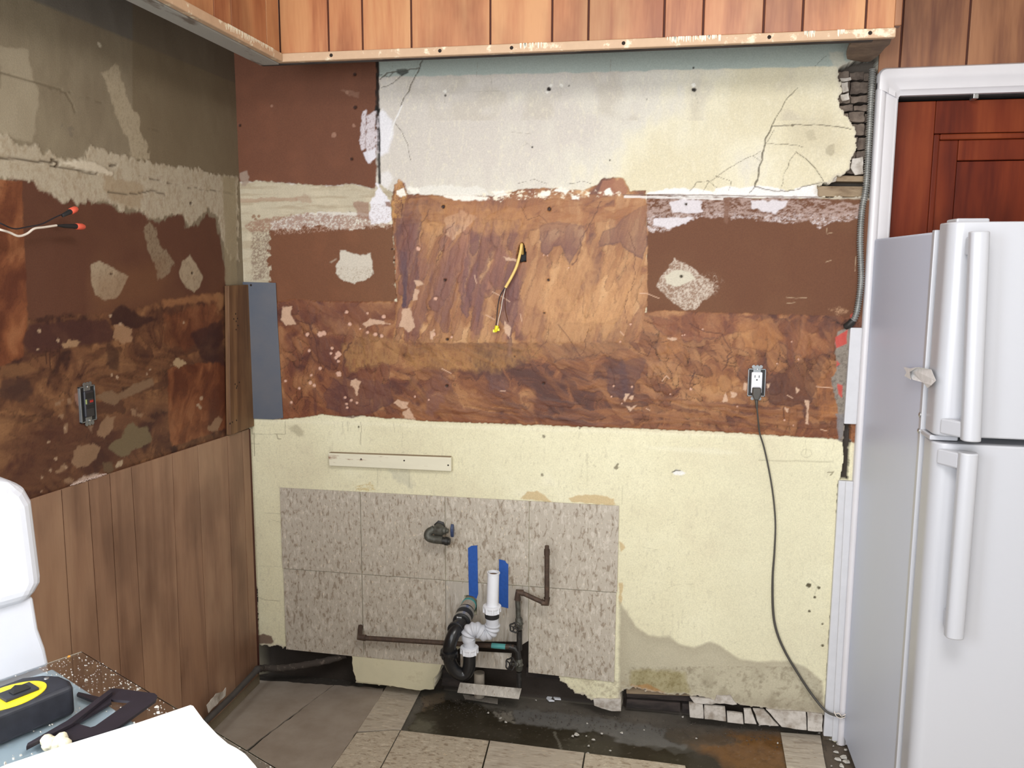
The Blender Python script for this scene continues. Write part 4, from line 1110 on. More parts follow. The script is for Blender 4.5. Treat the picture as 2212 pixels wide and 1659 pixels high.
    for q, c in [([(246, 702), (262, 700), (284, 712), (284, 735), (268, 742), (250, 734), (244, 728)], (162, 126, 96)), ([(134, 744), (150, 734), (172, 738), (162, 750), (138, 752)], (166, 132, 100)), ([(374, 778), (386, 774), (402, 784), (386, 794), (370, 790)], (182, 156, 122)),
                 ([(210, 852), (240, 842), (255, 852), (290, 830), (330, 815), (332, 830), (300, 850), (262, 862), (246, 876), (225, 868), (206, 860)], (134, 106, 82)), ([(215, 915), (232, 900), (248, 900), (244, 925), (226, 946), (208, 940)], pk),
                 ([(238, 960), (262, 945), (272, 920), (286, 912), (300, 925), (318, 922), (330, 950), (300, 968), (282, 975), (270, 990), (246, 978), (234, 968)], (122, 106, 80)), ([(164, 965), (200, 958), (216, 968), (208, 990), (190, 1006), (168, 1010), (154, 1000)], pk),
                 ([(118, 1020), (140, 1000), (146, 1012), (128, 1024)], pk), ([(136, 1034), (150, 1030), (160, 1036), (150, 1046), (138, 1044)], pk), ([(448, 925), (470, 900), (482, 905), (470, 930), (452, 932)], pk), ([(118, 868), (135, 864), (130, 875), (118, 876)], pk),
                 ([(146, 862), (152, 860), (155, 870), (148, 872)], pk), ([(190, 918), (200, 918), (198, 935), (190, 930)], (140, 110, 88)), ([(222, 1000), (240, 998), (248, 1014), (240, 1024), (225, 1018)], (110, 88, 66)), ([(252, 1000), (268, 990), (262, 1005), (252, 1010)], (190, 168, 140)),
                 ([(282, 884), (294, 882), (292, 897), (284, 898)], pk), ([(296, 896), (310, 894), (304, 904)], pk), ([(134, 920), (146, 914), (146, 936), (138, 938)], pk), ([(160, 850), (170, 848), (172, 880), (164, 870)], (150, 112, 96)), ([(128, 898), (136, 895), (134, 903)], pk)]:
        P.put(P.poly(q, 4, 1, 7), c, 0.95)
    P.spots([(104, 955, 3), (121, 991, 3), (119, 990, 2), (90, 1062, 2), (108, 1016, 4), (432, 880, 3), (434, 860, 4), (427, 875, 3), (241, 810, 2), (252, 815, 3.4), (316, 808, 2), (323, 798, 2), (259, 700, 3), (237, 682, 3), (125, 735, 4), (85, 715, 4), (81, 754, 2.5), (397, 697, 2.5), (90, 1031, 2), (142, 1010, 3), (140, 925, 3)], (176, 148, 122), 0.5)
    P.put(P.poly([(155, 1046), (178, 1030), (222, 1022), (224, 1028), (180, 1040), (158, 1052)], 4), (214, 190, 172), 0.9)
    P.Hh += (P.noise(60, 97) - 0.5) * 0.003
    G = np.clip(low * 0.8, 0, 1)

    def place(Hh):
        return np.stack([XW + Hh, GY, GZ], 1)
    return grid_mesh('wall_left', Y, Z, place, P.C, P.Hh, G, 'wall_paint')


WL = left_wall()


def floor():
    X = np.concatenate([[-1.75], np.arange(-1.5, 0.72, 0.0042), [2.2]])
    Y = np.concatenate([[-2.4, 0.5], np.arange(2.1, 2.92, 0.0042)])
    GX, GY = np.meshgrid(X, Y)
    GX, GY = GX.ravel(), GY.ravel()
    GY2 = np.maximum(GY, 0.75)
    U, V = proj(GX, GY2, np.zeros_like(GX))
    P = Paint(U, V, GX * 650 + 2000, GY * 650, (88, 84, 74))
    t = np.clip(P.noise(70, 1, 2) * 0.9 + P.noise(12, 2) * 0.2, 0, 1)
    P.put(np.ones_like(U), ramp_np(t, [(0, (64, 60, 52)), (0.5, (86, 82, 74)), (1, (116, 110, 100))]))
    wet = P.poly([(880, 1570), (905, 1530), (950, 1510), (1020, 1518), (1090, 1535), (1130, 1560), (1200, 1562), (1300, 1575), (1360, 1600), (1460, 1625), (1520, 1615), (1560, 1600), (1700, 1600), (1760, 1700), (870, 1700)], 9, 2.5, 20)
    P.put(wet, (56, 50, 38), 0.9)
    gy = P.poly([(1110, 1530), (1250, 1540), (1360, 1560), (1440, 1570), (1436, 1590), (1450, 1602), (1482, 1608), (1480, 1616), (1350, 1605), (1300, 1582), (1180, 1566), (1110, 1560)], 7, 2.5, 16)
    P.put(gy, (118, 116, 112), 0.9)
    P.put(P.poly([(1060, 1535), (1108, 1538), (1110, 1558), (1085, 1556)], 6), (140, 134, 122), 0.9)
    P.put(P.poly([(885, 1570), (905, 1552), (940, 1562), (925, 1582), (890, 1580)], 7, 4), (104, 100, 86), 0.7)
    P.put(P.poly([(910, 1500), (960, 1495), (960, 1512), (915, 1530)], 6, 4), (128, 112, 92), 0.8)
    rust = P.poly([(1480, 1600), (1560, 1580), (1690, 1580), (1705, 1659), (1760, 1700), (1620, 1700), (1560, 1640)], 10, 10, 24)
    P.put(rust, (140, 100, 58), 0.75)
    P.scumble(rust, (92, 66, 38), 0.5, 4, 0.6, 20, 41)
    P.put(P.poly([(1436, 1574), (1500, 1566), (1560, 1575), (1600, 1600), (1560, 1610), (1470, 1605), (1440, 1592)], 8, 4), (92, 82, 70), 0.8)
    P.put(P.poly([(1140, 1490), (1800, 1560), (1800, 1590), (1500, 1578), (1140, 1530)], 8, 8), (120, 110, 100), 0.35)
    P.put(P.line([(1198, 1580), (1206, 1600), (1214, 1620)], 5, 5), (126, 122, 110), 0.6)
    P.put(P.poly([(1770, 1590), (1860, 1590), (1860, 1700), (1790, 1700)], 5, 5), (110, 96, 82), 0.7)
    P.put(P.poly([(540, 1400), (770, 1410), (770, 1480), (560, 1500)], 6, 4), (58, 52, 48), 0.8)
    P.scumble(np.ones_like(U), (150, 142, 130), 0.66, 8, 0.35, 6, 42)
    P.Hh += (P.noise(30, 43) - .5) * 0.003 - 0.004
    G = np.clip(wet + gy * .6 + rust * .6, 0, 1)

    def place(Hh):
        return np.stack([GX, GY, Hh], 1)
    return grid_mesh('floor', X, Y, place, P.C, P.Hh, G, 'floor_paint')


FL = floor()


def plate(name, pts3, ext, mat, parent, bev=0.0, label=None):
    m = MB(); m.prism(pts3, ext)
    o = m.build(name, mat, parent, bev)
    if label: o['label'] = label
    return o


# floor coverings: tiles and boards that lie on the subfloor
def fl(pts, z=0.0):
    return [atz(x, y, z) for x, y in pts]


for q, nm, mt in [
    ([(560, 1472), (720, 1483), (575, 1590), (440, 1690), (395, 1640), (470, 1560)], 'floorboard', 'floor_board'),
    ([(722, 1483), (828, 1490), (826, 1500), (800, 1540), (745, 1620), (690, 1700), (445, 1700), (578, 1592)], 'floorboard', 'floor_board'),
    ([(838, 1480), (912, 1487), (866, 1578), (846, 1578), (772, 1582)], 'vinyl_tile', 'vinyl_floor2'),
    ([(771, 1585), (845, 1580), (864, 1580), (800, 1700), (690, 1700)], 'vinyl_tile', 'vinyl_floor'),
    ([(866, 1580), (1056, 1602), (1030, 1700), (803, 1700)], 'vinyl_tile', 'vinyl_floor'),
    ([(1059, 1602), (1262, 1628), (1250, 1700), (1034, 1700)], 'vinyl_tile', 'vinyl_floor2'),
    ([(1265, 1629), (1420, 1648), (1480, 1656), (1490, 1700), (1254, 1700)], 'vinyl_tile', 'vinyl_floor'),
    ([(1686, 1584), (1772, 1590), (1780, 1640), (1792, 1700), (1706, 1700)], 'vinyl_tile', 'vinyl_floor2'),
]:
    q2 = jagged(q, 1.2, 12, len(q)) if nm == 'floorboard' else q
    plate(nm, fl(q2, 0.0), (0, 0, 0.004 if nm == 'vinyl_tile' else 0.006), mt, FL, 0.0008)

# more tiles on the floor nearer the viewer
tmpl = None
for i in range(11):
    for j in range(7):
        x0, y0 = -1.42 + i * .302, 2.45 - (j + 1) * .302
        cs = [(x0, y0), (x0 + .3, y0), (x0 + .3, y0 + .3), (x0, y0 + .3)]
        if min(float(proj(x, y, 0.0)[1]) for x, y in cs) < 1668 or x0 + .3 > 2.1: continue
        if tmpl is None:
            m_ = MB(); m_.box((0, 0, 0), (.3, .3, .0032)); tmpl = m_.build('vinyl_tile', 'vinyl_floor', FL); o = tmpl
        else:
            o = tmpl.copy(); COL.objects.link(o)
        o.location = (x0, y0, 0)
# ---- vinyl tiles stuck to the back wall
T = 0.0035
c = [ob(605, 1053).x, ob(779, 1060).x, ob(962, 1070).x, ob(1144, 1080).x, ob(1338, 1090).x]
zt, zm, zb = 0.757, 0.457, 0.150


def wt(pts, off, mat='vinyl', label=None, tk=T):
    return plate('vinyl_tile', [(x, D - off, z) for x, z in pts], (0, -tk, 0), mat, WB, 0.0005, label)


g = 0.0010
for i in range(4):
    x0, x1 = c[i] + g, c[i + 1] - g
    wt([(x0, zm + g), (x1, zm + g), (x1, zt), (x0, zt)], 0.002 + 0.0006 * (i == 3))
wt([(c[0] + g + .003, zb), (c[1] - g, zb - .004), (c[1] - g, zm - g), (c[0] + g + .003, zm - g)], 0.002)
wt([(c[1] + g, zb - .004), (c[2] - g, zb - .005), (c[2] - g, zm - g), (c[1] + g, zm - g)], 0.002)
wt([(c[3] + g, zb - .005), (c[4] - g - .003, zb - .012), (c[4] - g - .003, zm - g), (c[3] + g, zm - g)], 0.0026)
# shorter, smoother tile behind the drain, with the drain opening cut out
a = lambda x, y: (ob(x, y).x, ob(x, y).z)
wt([(c[2] + g, zm - g), (c[2] + g, a(963, 1400)[1]), a(1030, 1384), a(1118, 1384), a(1122, 1395), (c[3] - g, a(1144, 1383)[1]), (c[3] - g, zm - g),
    (a(1018, 1262)[0], zm - g), a(1018, 1284), a(1031, 1284), a(1031, 1326), a(1004, 1326), a(1004, 1284), a(1017.5, 1284), (a(1017.5, 1262)[0], zm - g)], 0.004, 'vinyl_soft', 'smooth streaked tile cut short around the drain')
wt([a(998, 1399), a(1108, 1405), a(1106, 1420), a(1098, 1440), a(1024, 1434), a(998, 1436)], 0.02, 'vinyl_soft', 'loose grey tile strip below the drain tile')
# lath, bricks and tile remnants exposed in the wall
rnd = random.Random(3)
rows = [(150, 170, 1812), (172, 200, 1820), (203, 222, 1822), (224, 238, 1820), (240, 262, 1824), (265, 290, 1842), (292, 320, 1848), (323, 345, 1846), (347, 372, 1838)]
for (y0, y1, xs) in rows:
    x = xs - rnd.uniform(4, 22)
    while x < 1890:
        w = rnd.uniform(22, 46)
        p = [ob(x, y0 + rnd.uniform(0, 3)), ob(x + w, y0 + rnd.uniform(0, 3)), ob(x + w, y1), ob(x, y1)]
        off = rnd.uniform(-0.012, 0.002)
        k1, k2 = rnd.uniform(-.004, .004), rnd.uniform(-.003, .003)
        xx = sorted(q.x for q in p); zz = sorted(q.z for q in p)
        oo = jagged([(xx[0], zz[0] + k1), (xx[3], zz[1] + k2), (xx[3] + k2, zz[3]), (xx[0] - k1, zz[2])], .0022, .009, int(x))
        plate('brick', [(u, D + 0.075, v) for u, v in oo], (0, -0.045 + off, rnd.uniform(-.002, .002)), 'brick', WB, 0.002)
        x += w + 2.5
for (x0, y0, x1, y1, m) in [(1800, 378, 1874, 391, 'lath'), (1764, 401, 1870, 424, 'lath')]:
    plate('lath_board', [(q.x, D + 0.07, q.z) for q in (ob(x0, y0), ob(x1, y0 + 1), ob(x1, y1 + 1), ob(x0, y1))], (0, -0.058, 0), m, WB, 0.002)
for q in [[(1815, 168), (1838, 166), (1840, 172), (1818, 176)], [(1818, 178), (1832, 176), (1834, 196), (1822, 200)], [(1816, 204), (1834, 200), (1836, 214), (1820, 218)], [(1842, 342), (1864, 338), (1866, 376), (1848, 378), (1838, 362)],
          [(1776, 384), (1794, 370), (1808, 376), (1806, 392), (1788, 398)]]:
    plate('plaster_piece', [(p.x, D + 0.012, p.z) for p in (ob(*k) for k in jagged(q, 1.2, 7, 2))], (0, -0.010, 0), 'plaster', WB, 0.001)
for q in [[(1352, 1512), (1560, 1528), (1560, 1538), (1352, 1524)], [(1352, 1528), (1470, 1536), (1470, 1556), (1350, 1546)], [(1474, 1538), (1490, 1539), (1490, 1560), (1474, 1556)]]:
    plate('lath_board', [(p.x, D + 0.085, p.z) for p in (ob(*k) for k in q)], (0, -0.03, 0), 'dark_lath', WB, 0.002)
plate('lath_board', [(p.x, D + 0.05, p.z) for p in (ob(*k) for k in [(1352, 1492), (1500, 1502), (1500, 1514), (1352, 1508)])], (0, -0.02, 0), 'lath', WB, 0.002)
plate('lath_board', [(p.x, D + 0.09, p.z) for p in (ob(*k) for k in [(1130, 1458), (1212, 1464), (1212, 1486), (1130, 1480)])], (0, -0.03, 0), 'dark_lath', WB, 0.002)
plate('lath_board', [(p.x, D + 0.09, p.z) for p in (ob(*k) for k in [(950, 1452), (1000, 1456), (990, 1500), (945, 1496)])], (0, -0.04, 0), 'dark_lath', WB, 0.002)
for q in [[(1488, 1516), (1518, 1520), (1520, 1550), (1490, 1547)], [(1521, 1522), (1566, 1526), (1568, 1556), (1522, 1551)], [(1570, 1536), (1604, 1540), (1606, 1562), (1571, 1558)],
          [(1606, 1530), (1622, 1530), (1634, 1562), (1608, 1560)], [(1626, 1530), (1650, 1532), (1682, 1566), (1640, 1564)], [(1654, 1530), (1740, 1536), (1742, 1575), (1688, 1568)],
          [(1743, 1536), (1776, 1540), (1776, 1578), (1744, 1576)], [(1282, 1508), (1342, 1508), (1342, 1534), (1322, 1534), (1300, 1528), (1284, 1522)]]:
    plate('tile_remnant', [(p.x, D + 0.004, p.z) for p in (ob(*k) for k in jagged(q, 1.0, 12, int(q[0][0])))], (0, -0.012, 0), 'plaster', WB, 0.0012)
for q in [[(1490, 1504), (1530, 1508), (1544, 1512), (1548, 1500), (1578, 1500), (1592, 1520), (1500, 1518)]]:
    plate('plaster_piece', [(p.x, D + 0.006, p.z) for p in (ob(*k) for k in jagged(q, 1.5, 9, 5))], (0, -0.012, 0), 'plaster', WB, 0.001)
# cream plaster panel left standing at the foot of the wall
plate('plaster_piece', [(p.x, D + 0.004, p.z) for p in (ob(*k) for k in jagged([(760, 1412), (860, 1420), (958, 1430), (946, 1456), (936, 1466), (938, 1488), (900, 1490), (840, 1480), (770, 1470), (764, 1450)], 1.2, 9, 8))], (0, -0.008, 0),
      worn('cream_wall_plaster', C(222, 214, 182), C(196, 184, 152), 0.66, 14, rough=0.7, soft=0.08), WB, 0.001)

# ---- wainscot planks on the left wall
gro = [((20, 1105), (60, 1450)), ((131, 1060), (153, 1399)), ((189, 1041), (214, 1418)), ((235, 1024), (259, 1446)), ((282, 1011), (307, 1418)), ((370, 977), (389, 1446)),
       ((425, 960), (448, 1469)), ((489, 938), (504, 1368)), ((521, 928), (537, 1368)), ((536, 922), (554, 1400))]
edges = []
for t_, b_ in gro:
    p, q = ol(*t_, .006), ol(*b_, .006)
    k = (q.y - p.y) / (q.z - p.z)
    edges.append((p.y + k * (0.0 - p.z), p.y + k * (1.0 - p.z)))
edges.insert(0, (edges[0][0] - 0.16, edges[0][1] - 0.16)); edges.insert(0, (edges[0][0] - 0.2, edges[0][1] - 0.2))
ztop = lambda y: 1.003 + (y - 1.70) * (0.968 - 1.003) / (2.767 - 1.70)
m = MB(); m.prism([(XW + .0005, 0.9, .05), (XW + .0005, 2.765, .05), (XW + .0005, 2.765, ztop(2.765) - .003), (XW + .0005, 0.9, ztop(.9) - .003)], (0.003, 0, 0))
m.build('backing_panel', 'groove', WL)
for (b0, t0), (b1, t1) in zip(edges[:-1], edges[1:]):
    gg = 0.0016
    y0, y1, y2, y3 = b0 + gg, b1 - gg, t1 - gg, t0 + gg
    y1, y2 = min(y1, 2.766), min(y2, 2.766)
    plate('plank', [(XW + .003, y0, .05), (XW + .003, y1, .05), (XW + .003, y2, ztop(y2)), (XW + .003, y3, ztop(y3))], (0.006, 0, 0), 'wall_wood', WL, 0.001)

# ---- wall above and beside the door, with vertical planks
ex = [0.40, ob(1946, 80).x, ob(2090, 80).x, ob(2230, 80).x, ob(2370, 80).x, 1.5, 1.75]
m = MB(); m.box((0.60, D, 2.08), (2.2, D + .1, 2.6)); m.box((1.42, D, 0), (2.2, D + .1, 2.08))
tag(m.build('wall_back.001', 'groove'), kind='structure')
WD = bpy.data.objects['wall_back.001']
for x0, x1 in zip(ex[:-1], ex[1:]):
    m = MB(); m.box((x0 + .003 if x0 > .5 else .585, D - .008, 2.102), (x1 - .003, D, 2.6))
    m.build('plank', 'door_wall_wood', WD, 0.0015)

# ---- ceiling and enclosing walls (beyond the frame, they shade the room)
m = MB(); m.box((-1.6, -2.4, 2.6), (2.2, D + .1, 2.66)); tag(m.build('ceiling', 'ceiling'), kind='structure')
m = MB(); m.box((2.2, -2.4, -.05), (2.3, D + .1, 2.6)); tag(m.build('wall_right', 'ceiling'), kind='structure')
m = MB(); m.box((-1.7, D + .14, -.1), (2.2, D + .2, 2.6)); tag(m.build('wall_back.002', 'cavity'), kind='structure')

# ---- soffit
XS, YS = -1.155, 2.478
sof = empty('soffit', (XS, YS, ZS)); tag(sof, kind='structure')
XE = aty(1932, 78, YS).x
# back run
gp = [aty(x, y, YS).x for x, y in [(712, 110), (785, 107), (890, 103), (1060, 97), (1193, 92), (1271, 89), (1434, 83), (1518, 79), (1648, 75), (1732, 72), (1868, 67)]]
xs = [XS + .004] + gp + [XE]
m = MB(); m.box((XS, YS + .001, ZS + .02), (XE, YS + .012, 2.6)); m.build('backing_panel', 'groove', sof)
for x0, x1 in zip(xs[:-1], xs[1:]):
    m = MB(); m.box((x0 + .0028, YS - .006, ZS + .026), (x1 - .0028, YS + .002, 2.6)); m.build('plank', 'soffit_wood', sof, 0.0015)
# left run
gy_ = [atx(x, y, XS).y for x, y in [(573, 98), (496, 52), (458, 34), (380, -2)]]
ys = [YS - .01] + gy_ + [gy_[-1] - .2, gy_[-1] - .5, gy_[-1] - .62, gy_[-1] - .9]
m = MB(); m.box((XS - .012, ys[-1], ZS + .02), (XS - .001, YS, 2.6)); m.build('backing_panel', 'groove', sof)
for y1, y0 in zip(ys[:-1], ys[1:]):
    m = MB(); m.box((XS - .002, y0 + .002, ZS + .026), (XS + .006, y1 - .002, 2.6)); m.build('plank', 'soffit_wood', sof, 0.0015)
# ledge trim under the planks and bare underside strips
m = MB()
n = 70
rr = random.Random(5)
m.box((XS - .004, YS - .016, ZS), (XE, YS + .004, ZS + .0245))
m.build('ledge_trim', 'trim_beige', sof, 0.003, 3)
m = MB(); m.box((XS - .004, ys[-1], ZS), (XS + .016, YS - .0165, ZS + .0245)); m.build('ledge_trim', 'trim_beige', sof, 0.003, 3)
m = MB(); m.box((XS - .066, YS + .0045, ZS - .002), (XE - .05, YS + .022, ZS + .018)); m.build('underside_strip', 'dark_lath', sof, 0.002)
m = MB(); m.box((XS - .066, ys[-1], ZS - .003), (XS - .0045, YS + .004, ZS + .018)); m.build('underside_strip', 'raw_grey', sof, 0.002)
m = MB(); m.box((XE - .004, YS - .010, ZS + .030), (XE + .014, YS + .02, 2.6)); m.build('corner_trim', 'door_wall_wood', sof, 0.003)
m = MB(); m.box((XE - .012, YS + .02, ZS + .03), (XE, D - .001, 2.6)); m.build('end_panel', 'door_wall_wood', sof, 0.001)
o = plate('underside_board', [atz(x, y, ZS + .006) for x, y in jagged([(1840, 92), (1926, 84), (1922, 96), (1912, 104), (1902, 116), (1890, 126), (1880, 133), (1860, 134), (1830, 128), (1828, 118), (1834, 100)], 1.0, 8, 4)], (0, 0, 0.01), 'underside', sof, 0.001)
o['label'] = 'torn brown end of the soffit underside'
# paint drips and nail heads on the ledge trim
m = MB()
for x0, x1, nn in [(1122, 1175, 8), (1440, 1560, 26), (1738, 1762, 7), (1810, 1826, 4)]:
    for k in range(nn):
        x = x0 + (x1 - x0) * (k + rr.random() * .7) / nn
        yl = 110 - (x - 605) * .0392 + 8
        p = aty(x, yl, YS - .0165)
        hh = rr.uniform(.008, .018)
        wd = rr.uniform(.0012, .0032)
        m.prism([(p.x - wd, YS - .0162, ZS + .0243), (p.x + wd, YS - .0162, ZS + .0243), (p.x + wd * .6, YS - .0162, ZS + .024 - hh * .8), (p.x, YS - .0162, ZS + .024 - hh), (p.x - wd * .7, YS - .0162, ZS + .024 - hh * .7)], (0, -.0008, 0))
for k in range(34):
    p = atx(492 + k * 2.9 + rr.random() * 2, 62 + k * 1.55, XS + .016); wd = rr.uniform(.0012, .004); hh = rr.uniform(.006, .018)
    m.prism([(XS + .0158, p.y - wd, ZS + .0243), (XS + .0158, p.y + wd, ZS + .0243), (XS + .0158, p.y, ZS + .024 - hh)], (.0009, 0, 0))
d_ = m.build('paint_drips', plain('cream_paint', C(240, 232, 208), 0.5), sof); d_['kind'] = 'stuff'
for x in (715, 950, 1347, 1662, 1880, 1105):
    p = aty(x, 118 - (x - 605) * .0392, YS - .0165)
    m = MB(); m.lathe([(0, .0055), (.0012, .005), (.002, .003)], (p.x, YS - .0155, ZS + .013), (0, -1, 0), 10); m.build('nail_head', 'nailhole', sof)

# ---- door casing, door
def sweep_profile(prof, path, normals, mat, name, parent, bev=0):
    """prof: [(w, d)] w across the casing inwards, d out from the wall"""
    m = MB(); V = []; Fc = []; n = len(prof)
    for (p, nr) in zip(path, normals):
        for w, d in prof:
            V.append((p[0] + nr[0] * w, D - d, p[1] + nr[1] * w))
    for i in range(len(path) - 1):
        for k in range(n - 1):
            a_ = i * n + k
            Fc.append((a_, a_ + 1, a_ + 1 + n, a_ + n))
    m.add(V, Fc, True)
    return m.build(name, mat, parent)


xo, xi, zo, zi = 0.583, 0.645, 2.118, 2.040
casing = empty('trim_1', (xo, D, 0)); tag(casing, kind='structure')
W_ = xi - xo
prof = [(0, -.006), (0, .018), (.003, .024), (.010, .027), (.018, .026), (.024, .021), (.026, .018), (.030, .0178), (W_ - .012, .0165), (W_ - .008, .013), (W_ - .004, .013), (W_, .009), (W_, -.02)]
path, nrm_ = [(xo, 0.0), (xo, 1.0), (xo, 2.078)], [(1, 0)] * 3
sweep_profile(prof, path, nrm_, 'casing', 'casing_side', casing)
pp, nn_ = [], []
hh_ = zo - zi
for k in range(9):                      # rounded outer shoulder
    a_ = math.pi - k * (math.pi / 2) / 8
    r_ = .022
    pp.append((xo + r_ + r_ * math.cos(a_), zo - r_ + r_ * math.sin(a_)))
m = MB(); V = []; Fc = []
prof2 = [(0, -.006), (0, .018), (.06, .026), (.25, .028), (.45, .026), (.5, .0225), (.8, .0205), (.86, .015), (1, .011), (1, -.02)]
n = len(prof2)
outer = [(xo, 2.06), (xo, 2.078)] + pp + [(xo + .04, zo), (1.0, zo + .002), (1.46, zo + .002)]
inner = [(xi, 2.03), (xi, 2.034)] + [(xi + .0005 * k, zi - .004 + .0005 * k) for k in range(9)] + [(xi + .012, zi), (1.0, zi + .001), (1.46, zi + .001)]
for (ox, oz), (ix, iz) in zip(outer, inner):
    for w, d in prof2:
        V.append((ox + (ix - ox) * w, D - d - .0012, oz + (iz - oz) * w))
for i in range(len(outer) - 1):
    for k in range(n - 1):
        a_ = i * n + k
        Fc.append((a_, a_ + 1, a_ + 1 + n, a_ + n))
m.add(V, Fc, True); m.build('casing_head', 'casing', casing)
# built-up outer strips of the lower casing
for ya, yb, xa, xb in [(707, 914, 1835, 1821), (1036, 1585, 1810, 1777)]:
    p, q = ob(xa, ya), ob(xb, yb)
    z1, z0 = p.z, max(q.z, .01)
    m = MB(); m.prism([(q.x, D, z0), (.5835, D, z0), (.5835, D, z1), (p.x, D, z1)], (0, -.016, 0)); m.build('casing_strip', 'casing_dirty', casing, 0.003)
m = MB(); m.prism([(ob(1795, 1585).x, D - .016, .01), (.5835, D - .016, .01), (.5835, D - .016, ob(1826, 1036).z), (ob(1824, 1036).x, D - .016, ob(1826, 1036).z)], (0, -.006, 0)); m.build('casing_strip', 'casing_dirty', casing, 0.003)

door = empty('door_1', (.66, D + .03, 0)); tag(door, kind='structure')
yd = D + .045
def slab(name, x0, z0, x1, z1, y0, y1, mat='door_wood', bev=.002):
    m = MB(); m.box((x0, y0, z0), (x1, y1, z1)); return m.build(name, mat, door, bev)
pa = aty(2015, 290, yd); pb = aty(2070, 350, yd)
slab('stile', .655, .02, pa.x, 2.03, yd - .012, yd + .02)
slab('rail', pa.x + .0008, pa.z, 1.40, 2.03, yd - .012, yd + .02)
slab('moulding', pa.x + .001, 1.0, pa.x + .018, pa.z - .001, yd - .010, yd + .01, bev=.004)
slab('moulding', pa.x + .018, pa.z - .018, 1.4, pa.z - .001, yd - .010, yd + .01, bev=.004)
slab('moulding', pa.x + .0185, 1.0, pb.x - .004, pa.z - .0185, yd - .002, yd + .015, bev=.003)
slab('moulding', pb.x - .0035, pb.z + .004, 1.4, pa.z - .0185, yd - .002, yd + .015, bev=.003)
slab('door_panel', pb.x - .002, 1.0, 1.4, pb.z + .002, yd + .004, yd + .02)
slab('rail', pa.x + .0008, .9, 1.40, 1.0, yd - .012, yd + .02)
slab('door_panel', pa.x + .001, .3, 1.4, .9, yd + .004, yd + .02)
m = MB(); m.box((.60, D + .01, 0), (.648, D + .06, 2.05)); m.box((.60, D + .01, 2.036), (1.46, D + .06, 2.08)); m.build('jamb', 'cavity', door)
p = aty(2107, 207, D - .004)
m = MB(); m.box((p.x - .006, D - .006, p.z - .008), (p.x + .009, D + .03, p.z + .010)); o = m.build('door_stop', 'steel', door, .002)


# ================================================================== THINGS
def thing(name, loc, label, cat, group=None):
    return tag(empty(name, loc), label, cat, group)


# ---- refrigerator
XF = 0.600
YB, YD0, YD1, YF = 2.742, 2.150, 2.128, 2.040      # body back, body front, gasket, door front
fr = thing('refrigerator', (XF + .38, 2.4, 0), 'tall white top-freezer refrigerator standing in front of the wooden door', 'refrigerator')
ZT = 1.636
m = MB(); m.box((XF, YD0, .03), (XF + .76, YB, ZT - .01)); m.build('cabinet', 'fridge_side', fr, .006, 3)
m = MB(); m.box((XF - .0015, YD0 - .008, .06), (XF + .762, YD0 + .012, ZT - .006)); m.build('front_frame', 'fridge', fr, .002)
m = MB(); m.box((XF + .012, YD1 - .002, .10), (XF + .75, YD0 - .007, ZT - .012)); m.build('gasket', 'gasket', fr, .002)
zs_ = aty(2050, 948, YF).z


def fridge_door(z0, z1, name):
    m = MB()
    # plan outline with softly rounded vertical edges, bowed front
    o_ = [(XF + .004, YD1), (XF + .004, YF + .045)]
    for k in range(7):
        a_ = k / 6 * math.pi / 2
        o_.append((XF + .004 + .028 * (1 - math.cos(a_)), YF + .034 - .030 * math.sin(a_)))
    for k in range(1, 8):
        x = XF + .03 + (.70) * k / 8
        o_.append((x, YF + .004 - .010 * math.sin(math.pi * k / 8)))
    for k in range(7):
        a_ = math.pi / 2 * (1 - k / 6)
        o_.append((XF + .758 - .028 * (1 - math.cos(a_)), YF + .034 - .030 * math.sin(a_)))
    o_.append((XF + .758, YD1))
    m.prism([(x, y, z0) for x, y in o_], (0, 0, z1 - z0), True)
    return m.build(name, 'fridge', fr, .004, 3)


fd = fridge_door(zs_ + .004, ZT + .008, 'freezer_door')
ld = fridge_door(.10, zs_ - .012, 'lower_door')
m = MB(); m.box((XF + .02, 2.16, 0), (XF + .74, 2.2, .10)); m.build('kick_plate', 'gasket', fr, .003)
for x, y in ((XF + .06, 2.24), (XF + .7, 2.24), (XF + .06, 2.68), (XF + .7, 2.68)):
    m = MB(); m.lathe([(0, .02), (.034, .02)], (x, y, 0), (0, 0, 1), 12); m.build('foot', 'gasket', fr)


def bar_handle(za, zb_, flip, parent, x0=XF + .040, lean=0.0):
    """half-round bar handle whose foot flares to the door edge at one end"""
    m = MB()
    yb = YF - .058
    out = [(x0, yb + .020), (x0 + .001, yb + .008)]
    for k in range(9):
        a_ = math.pi * k / 8
        out.append((x0 + .020 - .019 * math.cos(a_), yb + .006 - .012 * math.sin(a_)))
    out += [(x0 + .040, yb + .020), (x0 + .034, yb + .028), (x0 + .006, yb + .028)]
    m.prism([(x, y, za) for x, y in out], (lean, 0, zb_ - za), True)
    m.build('handle', 'fridge', parent, .003, 2)
    m = MB()
    ze = za if flip < 0 else zb_
    zz = (ze + .004, ze + .040) if flip < 0 else (ze - .040, ze - .004)
    m.prism([(x0 - .030, YF + .006, zz[0]), (x0 + .002, yb + .018, zz[0]), (x0 + .036, yb + .024, zz[0]), (x0 + .030, YF - .002, zz[0])], (0, 0, zz[1] - zz[0]))
    m.build('handle_flange', 'fridge', parent, .004, 2)
    for z_, l_ in ((za + .03, 0), (zb_ - .03, lean)):
        m = MB(); m.box((x0 + l_ + .008, yb + .022, z_ - .02), (x0 + l_ + .030, YF + .002, z_ + .02)); m.build('handle_mount', 'fridge', parent, .004, 2)


